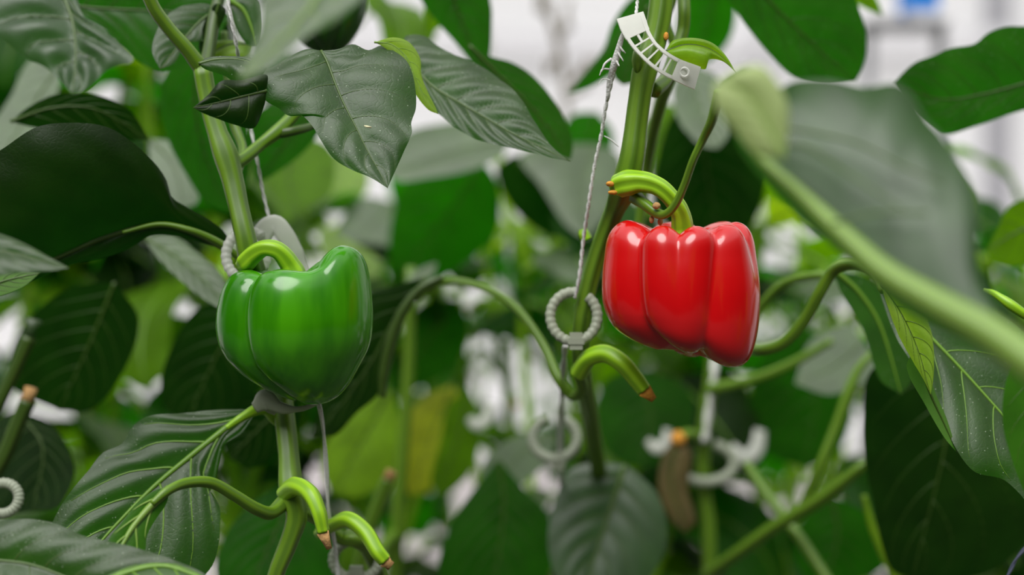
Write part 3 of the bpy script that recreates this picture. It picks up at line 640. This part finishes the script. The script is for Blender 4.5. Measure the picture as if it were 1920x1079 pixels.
leaf(PR, .76, .5, .15, [(1648, 535), (1700, 588), (1752, 640), (1800, 690), (1850, 745), (1888, 788), (1930, 840), (1960, 960)],
     [(1655, 565), (1682, 635), (1712, 690), (1742, 740), (1766, 790), (1798, 855), (1830, 886), (1880, 898), (1908, 922), (1935, 955)],
     [(1720, 545), (1810, 560), (1900, 610), (1960, 680), (2000, 800), (1990, 900)], mat='leaf', bulge=.12, quilt=.0014, K=6, slant=.3, vr=.0011, wave=.001, vmat='vein_bright', n=60, m=16, label='grey-green leaf with light veins at the right edge')
leaf(PR, .725, .0, .3, [(1652, 535), (1690, 590), (1722, 660), (1745, 742)], [(1690, 545), (1722, 568), (1745, 618), (1751, 665), (1750, 712)], [(1660, 562), (1683, 625), (1708, 672), (1733, 715)],
     mat='leaf_young', under=True, bulge=.9, quilt=.0016, K=7, vr=.0006, vmat='stem_dark', m=12, label='light green curled-over leaf margin with net of veins')
leaf(PR, .745, .0, .3, [(1715, 655), (1745, 740), (1768, 790), (1795, 850)], [(1728, 665), (1755, 740), (1775, 785)], [(1700, 690), (1735, 760), (1770, 820)], mat='leaf_mid', under=True, side_veins=False)
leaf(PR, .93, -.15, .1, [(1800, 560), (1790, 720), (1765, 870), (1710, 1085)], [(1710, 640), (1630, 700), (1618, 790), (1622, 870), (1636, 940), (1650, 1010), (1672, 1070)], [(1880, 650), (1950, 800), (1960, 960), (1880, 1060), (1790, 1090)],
     mat='leaf_shaded', bulge=.1, quilt=.0015, K=7, label='big dark leaf filling the lower right')
leaf(PR, .88, .1, .2, [(1562, 505), (1610, 548), (1650, 610), (1690, 740)], [(1575, 545), (1618, 620), (1650, 712)], [(1640, 530), (1690, 600), (1715, 700)], mat='leaf', vr=.0014, vmat='vein_bright', side_veins=False)
leaf(PR, .68, -.1, .2, [(1985, 620), (1965, 750), (1935, 960)], [(1920, 655), (1888, 710), (1880, 790), (1900, 870)], [(2040, 720), (2020, 880)], mat='leaf_mid')
stalk(PR, [(2050, 650, .76, 16), (1925, 592, .755, 18), (1895, 572, .755, 20), (1865, 552, .76, 14), (1845, 545, .77, 8)], 'petiole', 'stem_bright')
stalk(PR, [(1655, 545, .75, 14), (1640, 512, .77, 20), (1605, 494, .79, 22), (1565, 506, .81, 23), (1535, 552, .82, 24), (1508, 600, .83, 24), (1470, 642, .84, 23), (1430, 656, .85, 22), (1400, 650, .88, 20), (1340, 620, 1.0, 20)], 'petiole', 'stem', seg=14, ridge=.12, nr=4, label='long curving grooved leaf stalk right of the red pepper')
stalk(PR, [(1565, 518, .90, 12), (1520, 518, .92, 16), (1470, 532, .94, 17), (1425, 578, .96, 16), (1390, 640, .98, 16)], 'petiole', 'stem', seg=10)
leaf(PR, .95, -.2, 0, [(1990, 420), (1920, 430), (1850, 470)], [(1960, 370), (1895, 385), (1870, 430)], [(1960, 470), (1900, 500), (1860, 490)], mat='back_leaf_mid')
leaf(PR, 1.0, .0, 0, [(2000, 460), (1900, 455), (1840, 430)], [(1980, 410), (1880, 425)], [(1980, 500), (1900, 490), (1850, 460)], mat='back_leaf')

# -- second plants just behind
stalk(PM, [(770, 500, 1.12, 20), (765, 700, 1.12, 22), (750, 900, 1.12, 24), (740, 1100, 1.12, 26), (719, 3150, 1.12, 34)], 'stem', 'stem', seg=14, n=80)
stub(PM, [(670, 1080, 1.0, 26), (690, 1000, 1.0, 26), (712, 940, 1.0, 27), (728, 900, 1.0, 27)], (735, 884, 24), mat='stem', label='upright green stub with tan cut end')
stalk(PM, [(740, 1000, 1.12, 22), (700, 1050, 1.05, 22), (670, 1090, 1.0, 24)], 'branch', 'stem')
leaf(PM, 1.15, .0, 0, [(732, 728), (700, 790), (660, 860), (628, 930)], [(695, 745), (642, 788), (612, 830), (605, 890)], [(745, 770), (755, 830), (735, 890), (680, 930)], mat='leaf_young', bulge=.1, quilt=.001, label='bright yellow-green leaf below the dark slate leaf')
leaf(PM, 1.22, .0, 0, [(850, 720), (810, 820), (770, 930)], [(790, 750), (748, 810), (735, 890)], [(875, 780), (850, 860), (805, 920)], mat='leaf_yellow', bulge=.1, label='yellowing leaf')
leaf(PM, 1.2, -.1, 0, [(880, 730), (860, 820), (820, 930)], [(840, 760), (825, 830), (808, 900)], [(900, 790), (890, 870), (850, 920)], mat='back_leaf_mid')
leaf(PM, 1.1, .9, 0, [(760, 535), (790, 520), (820, 492)], [(770, 515), (795, 500)], [(780, 540), (810, 518)], mat='leaf_pale_sheen', side_veins=False)
leaf(PM, 1.35, -.2, 0, [(860, 560), (800, 640), (730, 740)], [(790, 570), (745, 640), (725, 700)], [(880, 620), (850, 690), (780, 730)], mat='back_leaf', label='deep green leaf between the two peppers')
leaf(PM, 1.4, .7, 0, [(640, 290), (610, 340), (570, 380)], [(590, 270), (550, 310), (545, 350)], [(690, 320), (680, 370), (620, 390)], mat='leaf_young')
leaf(PM, 1.35, .7, 0, [(740, 380), (690, 430), (640, 500)], [(680, 370), (640, 410), (620, 470)], [(770, 420), (740, 470), (690, 510)], mat='leaf_pale_sheen')
leaf(PM, 1.3, .3, 0, [(720, 500), (660, 480), (600, 420)], [(700, 520), (640, 510), (600, 460)], [(700, 480), (650, 450)], mat='leaf_young')
leaf(PM, 1.35, .5, 0, [(520, 400), (560, 420), (620, 410)], [(540, 390), (590, 390)], [(540, 430), (590, 440)], mat='leaf_young')
for q in ([(935, 290), (945, 360), (965, 440), (985, 500)], [(1010, 350), (995, 420), (985, 500)], [(1060, 420), (1030, 470), (985, 510)], [(985, 500), (980, 620), (990, 760), (1000, 1000)]):
    stalk(PM, [(a, b, 1.35, 17) for a, b in q], 'branch', 'stem_bright', seg=10)
leaf(PM, 1.15, .2, 0, [(560, 250), (540, 330), (560, 400)], [(520, 270), (505, 340)], [(620, 280), (620, 360)], mat='back_leaf_mid')

stalk(PN, [(1345, 600, 1.12, 24), (1335, 700, 1.12, 24), (1322, 800, 1.12, 26), (1318, 900, 1.12, 26), (1330, 1000, 1.12, 26), (1332, 3150, 1.12, 34)], 'stem', 'stem', seg=14, n=80)
stalk(PN, [(1325, 1080, 1.1, 24), (1380, 1040, 1.06, 22), (1450, 990, 1.03, 24), (1540, 935, 1.0, 28), (1610, 880, .98, 22), (1630, 862, .98, 14)], 'branch', 'stem', label='slanting green stem')
stalk(PN, [(1510, 945, 1.01, 20), (1535, 880, 1.0, 18), (1568, 800, 1.0, 20), (1590, 740, 1.0, 22), (1612, 690, 1.0, 16), (1660, 640, 1.0, 12)], 'branch', 'stem')
stalk(PN, [(1400, 870, 1.08, 16), (1440, 930, 1.06, 18), (1500, 1010, 1.04, 20), (1560, 1100, 1.02, 20)], 'branch', 'stem', seg=10)
stalk(PN, [(1620, 930, 1.0, 10), (1640, 1000, 1.0, 14), (1680, 1090, 1.0, 16)], 'branch', 'stem_bright', seg=10)
stalk(PN, [(1330, 730, 1.1, 22), (1400, 715, 1.08, 18), (1470, 690, 1.06, 18), (1560, 640, 1.04, 14)], 'branch', 'stem', seg=10)
stalk(PN, [(1322, 830, 1.12, 20), (1295, 815, 1.1, 20), (1270, 820, 1.09, 20)], 'cut_stub', 'stem', seg=10)
mb = MB(); knob(mb, P(1272, 824, 1.08), px(15, 1.08)); mb.build('dried_tip', M['tip_orange'], PN)
leaf(PN, 1.08, 0, 0, [(1272, 820), (1258, 900), (1285, 1000)], [(1245, 850), (1235, 920), (1260, 980)], [(1295, 850), (1290, 920), (1305, 980)], mat='leaf_brown', bulge=.5, label='withered brown leaf hanging')
leaf(PN, 1.25, -.2, 0, [(1500, 610), (1530, 730), (1510, 880)], [(1440, 650), (1405, 760), (1440, 850)], [(1580, 660), (1600, 760), (1570, 850)], mat='back_leaf')
leaf(PN, 1.22, .1, 0, [(1190, 690), (1220, 780), (1200, 880)], [(1130, 720), (1120, 800), (1150, 860)], [(1290, 730), (1300, 800), (1260, 860)], mat='back_leaf')
leaf(PN, 1.1, -.1, 0, [(1560, 930), (1570, 1010), (1540, 1110)], [(1510, 970), (1490, 1050)], [(1630, 970), (1660, 1060)], mat='back_leaf')
leaf(PN, 1.1, .5, 0, [(1620, 640), (1560, 690), (1490, 720)], [(1590, 610), (1520, 640)], [(1640, 700), (1560, 740)], mat='leaf_pale_sheen')

# ------------------------------------------------------------------ clips and twines
def ring_clip(u, v, Y, w, h, label, mat='clip_grey', gap=(200, 250), tilt=.3, tabat=None, teeth=1):
    c = P(u, v, Y); root = empty('trellis_clip', c, label, 'plant clip', 'white trellis clips')
    a = px(w, Y) / 2; b = px(h, Y) / 2; mb = MB(); pts = []; rad = []
    g0, g1 = gap; n = 90
    for i in range(n + 1):
        th = R(g1 + (360 - (g1 - g0)) * i / n)
        pts.append(c + Vector((math.cos(th) * a, math.sin(th) * b * tilt * .6, math.sin(th) * b)))
        rad.append(px(9, Y) * (1 + (.13 * teeth if i % 4 < 2 else 0)))
    mb.tube(pts, rad, seg=8, flat=.8)
    mb.build('ring', M[mat], root)
    if tabat:
        mb = MB(); q = P(tabat[0], tabat[1], Y - .002)
        for k in (-1, 0, 1):
            mb.box(q + Vector((0, 0, k * px(10, Y))), Vector((1, 0, 0)), Vector((0, 1, 0)), Vector((0, 0, 1)), px(15 - 3 * abs(k), Y), .0022 + .0006 * (k == 0), px(6, Y))
        mb.build('hinge_tab', M[mat], root, smooth=False)
    return root
ring_clip(1076, 594, .79, 88, 92, 'white ring clip round the stem left of the red pepper', gap=(55, 85), tabat=(1080, 640))
ring_clip(1040, 822, .96, 84, 76, 'blurred pale ring clip hanging below the other, left of the hooked stub', gap=(60, 110), tabat=(1046, 866))
ring_clip(1322, 868, 1.11, 110, 70, 'faint out-of-focus ring clip on the stem below the red pepper', gap=(70, 130))
ring_clip(668, 1050, .82, 86, 70, 'grey ring clip round the lower stem at the bottom edge', gap=(70, 110), tabat=(668, 1078))
ring_clip(462, 478, .775, 76, 90, 'white ring clip behind the joint above the green pepper', mat='clip', gap=(20, 50))
ring_clip(5, 935, .80, 60, 56, 'grey clip fragment at the left edge near the bottom', gap=(150, 210))

# ladder clip at the top of the centre stem
lc = empty('trellis_clip', P(1240, 100, .725), 'sharp translucent white ladder-shaped clip across the centre stem at the top', 'plant clip', 'white trellis clips')
cl = spline([P(a, b, y) for a, b, y in ((1181, 29, .735), (1192, 58, .73), (1208, 84, .726), (1228, 105, .723), (1250, 121, .722), (1276, 134, .724), (1308, 147, .73))], 61)
def wid(i):
    t = i / 60
    return px(24 if t < .12 else 24 + (19 - 24) * min(1, (t - .12) / .3)) if t < .75 else px(19 + 2 * math.sin((t - .75) * 4 * PI / 2))
nrmv = Vector((0, -1, 0)); rowsA = []
mbc = MB(); ups = []
for i in range(61):
    t = (cl[min(i + 1, 60)] - cl[max(i - 1, 0)]).normalized(); ups.append(t.cross(nrmv).normalized())
def strip(mb, i0, i1, a0, a1, th=.0009):
    rows = []
    for i in range(i0, i1 + 1):
        u = ups[i]; w = wid(i)
        p0 = cl[i] + u * w * a0; p1 = cl[i] + u * w * a1
        rows.append([p0 - nrmv * th, p0 + nrmv * th, p1 + nrmv * th, p1 - nrmv * th])
    b = mb.grid(rows, closed=True)
    mb.f.append((b, b + 1, b + 2, b + 3)); e = b + 4 * (i1 - i0); mb.f.append((e + 3, e + 2, e + 1, e))
strip(mbc, 2, 44, .72, 1.0, .0013); strip(mbc, 2, 44, -1.0, -.72, .0013); mbc.build('rail', M['clip'], lc, smooth=False)
m2 = MB()
for i in (19, 24, 29, 34, 39): strip(m2, i, i + 1, -.72, .72)
strip(m2, 14, 19, -.1, .1)
m2.build('rung', M['clip'], lc, smooth=False)
m3 = MB(); strip(m3, 0, 14, -1.05, 1.05, .0011); strip(m3, 44, 60, -1, 1, .0011); 
m3.tube([cl[50] + Vector((0, -.0016, 0)) + Vector((math.cos(a) * px(8), 0, math.sin(a) * px(8))) for a in [2 * PI * k / 16 for k in range(17)]], px(2.5), seg=6)
m3.build('end_plate', M['clip'], lc, smooth=False)

# flat clip strap behind the green pepper
sc_ = empty('trellis_clip', P(515, 440, .785), 'white plastic clip strap running behind the green pepper stalk', 'plant clip', 'white trellis clips')
mb = MB(); mb.tube([P(484, 452, .785), P(500, 428, .785), P(516, 420, .785), P(534, 440, .785), P(552, 470, .787), P(566, 500, .79), P(576, 530, .79)],
                   [px(22) , px(21), px(19), px(19), px(17), px(12), px(8)], seg=10, n=40, flat=.14)
mb.build('strap', M['clip'], sc_)
mb = MB(); mb.tube([P(486, 440, .782) + Vector((math.cos(a) * px(8), 0, math.sin(a) * px(7))) for a in [2 * PI * k / 16 for k in range(17)]], px(4), seg=6)
mb.build('buckle', M['clip'], sc_)
# clip under the green pepper
s2 = empty('trellis_clip', P(540, 768, .76), 'crumpled white plastic clip just under the green pepper', 'plant clip', 'white trellis clips')
mb = MB(); mb.tube([P(478, 765, .765), P(500, 752, .76), P(525, 765, .758), P(560, 768, .758), P(590, 758, .76), P(608, 742, .765)], [px(12), px(24), px(13), px(6), px(5), px(5)], seg=10, n=40, flat=.3)
mb.build('strap', M['clip_grey'], s2)
mb = MB(); mb.tube([P(498, 735, .766), P(505, 760, .764), P(520, 772, .764)], [px(16), px(14), px(10)], seg=8, n=12, flat=.25); mb.build('buckle', M['clip_grey'], s2)
for (u, v, Y, w, lab) in ((1400, 850, 1.2, 60, 'bright blurred clip cluster right of the faint ring clip'), (1235, 835, 1.2, 40, 'small blurred white clip left of the withered leaf'), (900, 790, 1.2, 46, 'blurred white clip between the lower stems in the centre')):
    r0 = empty('trellis_clip', P(u, v, Y), lab, 'plant clip', 'white trellis clips')
    mb = MB(); c = P(u, v, Y); s = px(w, Y) / 2
    mb.tube([c + Vector((-s, 0, s * .4)), c + Vector((-s * .2, -.004, -s * .3)), c + Vector((s * .6, 0, s * .2)), c + Vector((s * .9, .004, s * 1.4))], [s * .35, s * .5, s * .5, s * .4], seg=10, n=24, flat=.4)
    mb.build('strap', M['clip'], r0)

def twine(pts, label, r=2.2, mat='twine', fr=None, topz=None):
    mb = MB(); q = spline([P(*p) for p in pts], 160)
    if topz: q = [Vector((q[0].x + .02, .78, topz))] + q
    Y = pts[0][2]; 
    for ph in (0, PI):
        tw = [p + Vector((math.cos(i * .55 + ph), math.sin(i * .55 + ph), 0)) * px(r * .45, Y) for i, p in enumerate(q)]
        mb.tube(tw, px(r * .75, Y), seg=6)
    o = mb.build('support_twine', M[mat]); tag(o, label, 'twine', 'white support twines')
    if fr:
        fb = MB()
        for pp in fr: fb.tube([P(*p[:3]) for p in pp], [px(p[3], p[2]) / 2 for p in pp], n=14, seg=6)
        fb.build('frayed_strand', M['twine'], o)
    return o
twine([(426, -250, .76), (428, 0, .76), (434, 40, .76), (444, 90, .765), (455, 160, .785), (470, 240, .79), (482, 300, .79), (494, 365, .79), (507, 418, .787)], 'thin white twine beside the left stem, ending at the strap clip', 3.2, topz=2.6)
twine([(596, 750, .765), (604, 790, .77), (610, 850, .775), (614, 920, .78), (616, 965, .785), (630, 1040, .80), (640, 1200, .80), (650, 4300, .80)], 'white twine hanging below the green pepper', 4.0)
twine([(1197, -250, .75), (1195, 0, .745), (1192, 30, .74)], 'short white twine holding the ladder clip from above', 3, topz=2.6)
twine([(1172, 48, .74), (1165, 75, .742), (1155, 120, .745), (1145, 160, .75), (1135, 205, .755), (1128, 250, .76), (1115, 310, .765), (1104, 380, .77), (1094, 450, .78), (1086, 520, .785), (1078, 560, .79)],
      'grey-white frayed twine left of the centre stem', 3.4,
      fr=[[(1172, 50, .74, 6), (1163, 80, .742, 12), (1152, 120, .745, 16), (1144, 150, .75, 13), (1138, 190, .753, 6)],
          [(1160, 85, .742, 5), (1168, 95, .74, 4), (1173, 100, .74, 2)], [(1158, 98, .742, 5), (1166, 110, .74, 3), (1169, 115, .74, 2)], [(1156, 115, .742, 5), (1161, 124, .74, 3)],
          [(1146, 110, .745, 5), (1134, 120, .743, 5), (1128, 135, .743, 3)], [(1144, 150, .745, 3), (1130, 148, .745, 2), (1120, 160, .745, 1)],
          [(1133, 255, .76, 2), (1145, 262, .76, 3), (1160, 275, .76, 2)], [(1142, 130, .745, 4), (1130, 130, .743, 4), (1124, 142, .743, 2)]])
twine([(1060, 650, .80), (1056, 700, .85), (1053, 760, .91), (1050, 820, .95), (1051, 880, .97), (1054, 1000, 1.12), (1056, 1500, 1.2), (1056, 2900, 1.2)], 'pale twine running down from the ring clip to the blurred ring clip', 5)
twine([(1236, -300, 1.2), (1222, 230, 1.2), (1216, 330, 1.2), (1260, 470, 1.2), (1335, 620, 1.12), (1340, 690, 1.1), (1330, 760, 1.1), (1322, 830, 1.1)], 'blurred white twine below the red pepper', 6, topz=2.6)
twine([(1545, 1600, .70), (1870, 1110, .70), (1890, 1079, .70), (1905, 1050, .70), (1925, 1025, .70), (2100, 800, .72)], 'dark blue-grey cord in the bottom right corner', 3.2, mat='wire')
twine([(880, -300, 1.5), (940, 320, 1.5), (955, 500, 1.5), (960, 900, 1.5), (960, 2400, 1.5)], 'blurred white twine in the gap between the pepper plants', 4, topz=None)

# ------------------------------------------------------------------ plants of the rows behind
random.seed(11)
def generic_leaf(seed, mat, Lg, Wd, droop, curl):
    """blade, petiole and veins in the leaf's own frame: origin at the stem, growing along +x"""
    rd = random.Random(seed)
    pet = .35 * Lg
    mid = []
    for i in range(7):
        t = i / 6; ang = R(35) - t * R(droop)
        if i == 0: p = Vector((pet * .85, 0, pet * .45))
        else: p = p + Vector((math.cos(ang), math.sin(t * 3 + seed) * .12, math.sin(ang))) * (Lg / 6)
        mid.append(Vector(p))
    prof = [.28, .74, .98, 1.0, .80, .48, .2]
    L_, R_ = [], []
    for i in range(1, 7):
        a = mid[i - 1].lerp(mid[i], .5); w = Wd / 2 * prof[i - 1] * rd.uniform(.93, 1.07)
        up = curl * w
        L_.append(a + Vector((0, w, up + rd.uniform(-1, 1) * .05 * Wd))); R_.append(a + Vector((0, -w, up + rd.uniform(-1, 1) * .05 * Wd)))
    o = leaf_from_rails(mid, L_, R_, M[mat], None, n=22, m=6, toward=Vector((0, 0, 1)), bulge=.15, quilt=.002, K=6, vr=.0014, vmat='vein_bright', wave=.002, side_veins=False)
    v = o.children[0]
    mb = MB(); mb.tube([Vector((0, 0, 0)), Vector((pet * .4, 0, pet * .3)), mid[0]], [.0024, .0018, .0014], seg=6, n=8)
    mb.build('petiole', M['stem'], o)
    return o
protos = [generic_leaf(1, 'back_leaf', .13, .075, 75, .1), generic_leaf(2, 'back_leaf', .15, .085, 110, .0), generic_leaf(3, 'back_leaf_mid', .12, .065, 60, .2), generic_leaf(4, 'back_leaf_shaded', .15, .09, 95, -.1),
          generic_leaf(5, 'back_leaf_mid', .13, .07, 100, .1), generic_leaf(6, 'leaf_pale_sheen', .12, .07, 60, .05), generic_leaf(7, 'leaf_young', .09, .045, 50, .3)]
used = set()
GAPS = [(855, 1000, 60), (875, 900, 35), (430, 950, 60), (1350, 840, 40), (945, 770, 45), (1565, 780, 50), (1590, 850, 40), (1575, 670, 35), (235, 690, 25), (750, 780, 20), (80, 850, 35), (880, 700, 25)]
def place_leaf(k, plant, loc, rot, s):
    src = protos[k]
    if k not in used: used.add(k); o = src
    else:
        o = src.copy(); C.objects.link(o)
        for ch in list(src.children):
            c = ch.copy(); C.objects.link(c); c.parent = o
    o.parent = plant; o.location = loc; o.rotation_euler = rot; o.scale = (s, s, s)
    return o
def back_plant(x, y, top, label, group, n, zlo, weights, seed):
    rd = random.Random(seed)
    root = empty('pepper_plant', (x, y, 0), label, 'pepper plant', group)
    pts = [Vector((x, y, 0)), Vector((x + rd.uniform(-.02, .02), y, top * .4)), Vector((x + rd.uniform(-.03, .03), y + rd.uniform(-.02, .02), top * .75)), Vector((x + rd.uniform(-.04, .04), y, top))]
    mb = MB(); mb.tube(pts, [.008, .0075, .006, .003], n=40, seg=10, ridge=.06); mb.build('stem', M['stem_bright'], root)
    sp = spline(pts, 60)
    fk = sp[int(60 * .62)]
    for sgn in (-1, 1):
        e = fk + Vector((sgn * rd.uniform(.05, .1), rd.uniform(-.05, .05), (top - fk.z) * .95))
        mb = MB(); mb.tube([fk, fk.lerp(e, .4) + Vector((sgn * .02, 0, 0)), e], [.0055, .0045, .0025], n=20, seg=8); mb.build('branch', M['stem_bright'], root)
    for i in range(n):
        z = zlo + (top - zlo) * ((i + rd.random()) / n)
        br = rd.choice([0, -1, 1]); p = min(sp, key=lambda q: abs(q.z - z))
        p = Vector((p.x, p.y, z)) + Vector((br * max(0, z - fk.z) * .2, 0, 0))
        k = rd.choices(range(7), weights)[0]
        rot = (rd.uniform(-.5, .5), rd.uniform(-.3, .5), rd.uniform(0, 2 * PI)); sz = rd.uniform(.8, 1.25)
        c = p + Vector((math.cos(rot[2]), math.sin(rot[2]), 0)) * .11 * sz
        # openings between the plants where no leaf grows
        uu = 960 + c.x / c.y * F; vv = 539.5 - (c.z - CZ) / c.y * F
        if any(math.hypot(uu - a, vv - b) < r_ + 40 / c.y for a, b, r_ in GAPS): continue
        place_leaf(k, root, p - Vector((x, y, 0)), rot, sz)
    for i in range(7):
        z = rd.uniform(zlo + .1, top - .1); p = min(sp, key=lambda q: abs(q.z - z)); a = rd.uniform(0, 2 * PI); L = rd.uniform(.03, .07)
        d = Vector((math.cos(a), math.sin(a), 0))
        mb = MB(); q = [p, p + d * L * .5 + Vector((0, 0, L * .5)), p + d * L + Vector((0, 0, L * rd.uniform(-.3, .8)))]
        mb.tube(q, [.0045, .004, .0042], n=10, seg=8); o = mb.build('cut_stub', M['stem_bright'], root)
        mb = MB(); mb.tube([q[2], q[2] + (q[2] - q[1]) * .18], [.0041, .0028], seg=8); mb.build('dried_tip', M['tip' if i % 2 else 'tip_orange'], o)
    return root
ROW1 = 'sweet pepper plants of the row behind'; ROW2 = 'sweet pepper plants of the third row'; ROW3 = 'sweet pepper plants of the farthest row'
W1 = (5, 4, 5, 4, 5, 1.0, 3.4)
ORD = ['first', 'second', 'third', 'fourth', 'fifth', 'sixth', 'seventh', 'eighth', 'ninth', 'tenth']
places = ['behind the far left leaves', 'behind the left stem', 'behind the green pepper', 'just right of the green pepper', 'in the gap between the peppers', 'behind the red pepper', 'right of the red pepper', 'behind the right leaves', 'behind the right edge']
for i, u in enumerate((-40, 200, 440, 690, 930, 1190, 1440, 1690, 1940)):
    y = 1.42 + .07 * math.sin(i * 2.3); x = (u - 960) / F * y
    top = {0: 1.42, 1: 1.42, 2: 1.36}.get(i, 1.19) if i < 7 else 1.14
    if i == 6: top = 1.26
    back_plant(x, y, top, 'blurred pepper plant of the second row %s' % places[i], ROW1, 50 if i in (0, 1, 2, 8) else 34, .70, W1, 100 + i)
for i, u in enumerate((-60, 170, 400, 640, 860, 1080, 1300, 1530, 1750, 1980)):
    y = 2.15 + .1 * math.sin(i * 1.7); x = (u - 960) / F * y
    top = 1.5 if i < 3 else (1.22 if i < 8 else 1.14)
    o = back_plant(x, y, top, 'far blurred pepper plant, %s from the left in the third row' % ORD[i], ROW2, 40 if i != 7 else 26, .6, W1, 200 + i)
for i in range(8):
    y = 3.6 + .15 * math.sin(i * 1.3); x = -1.5 + i * .43
    back_plant(x, y, 1.15 + (.3 if i < 2 else 0), 'very blurred pepper plant, %s from the left in the farthest row' % ORD[i], ROW3, 40, .6, W1, 300 + i)

# ------------------------------------------------------------------ far things
r = empty('hanging_vine', P(1045, 100, 2.0), 'thin dried vine stalk blurred against the white wall at the top', 'dry stalk')
mb = MB(); mb.tube([P(1020, -900, 2.0), P(1018, -60, 2.0), P(1028, 20, 2.0), P(1045, 75, 2.0), P(1055, 130, 2.0), P(1062, 190, 2.0), P(1070, 420, 2.0)], [.004, .004, .0045, .006, .0045, .0045, .003], n=60, seg=8); mb.build('stalk', M['twig'], r)
for pts in ([(1045, 75), (1062, 50), (1062, 20), (1072, -10)], [(1028, 30), (1015, 15), (1008, -15)], [(1050, 110), (1032, 122), (1028, 145)], [(1060, 160), (1090, 140), (1105, 110)], [(1062, 185), (1095, 160), (1120, 110)]):
    mb = MB(); mb.tube([P(a, b, 2.0) for a, b in pts], [.004, .003, .004, .0015][:len(pts)], n=16, seg=7); knob(mb, P(*pts[1], 2.0), .008); mb.build('side_shoot', M['twig'], r)
bb = empty('control_box', P(1722, 60, 2.4), 'small bright blue box with pale lower part on the far frame', 'box')
c = P(1722, -10, 2.4); X, Yv, Z = Vector((1, 0, 0)), Vector((0, 1, 0)), Vector((0, 0, 1))
mb = MB(); mb.box(c, X, Yv, Z, px(30, 2.4), .03, px(34, 2.4)); mb.build('lid', M['blue'], bb, smooth=False)
mb = MB(); mb.box(P(1722, 34, 2.4), X, Yv, Z, px(24, 2.4), .028, px(11, 2.4)); mb.build('body', M['white_metal'], bb, smooth=False)
fr = empty('steel_frame', Vector((P(1690, 0, 2.4).x, 2.4, 0)), 'grey steel frame standing far off under the blue box', 'frame')
mb = MB(); mb.box(P(1690, 50, 2.4), X, Yv, Z, px(75, 2.4), .05, px(4, 2.4)); mb.build('beam', M['metal'], fr, smooth=False)
for u in (1630, 1762):
    p = P(u, 50, 2.4); mb = MB(); mb.box(Vector((p.x, 2.4, p.z / 2)), X, Yv, Z, px(5, 2.4), .02, p.z / 2); mb.build('post', M['metal'], fr, smooth=False)
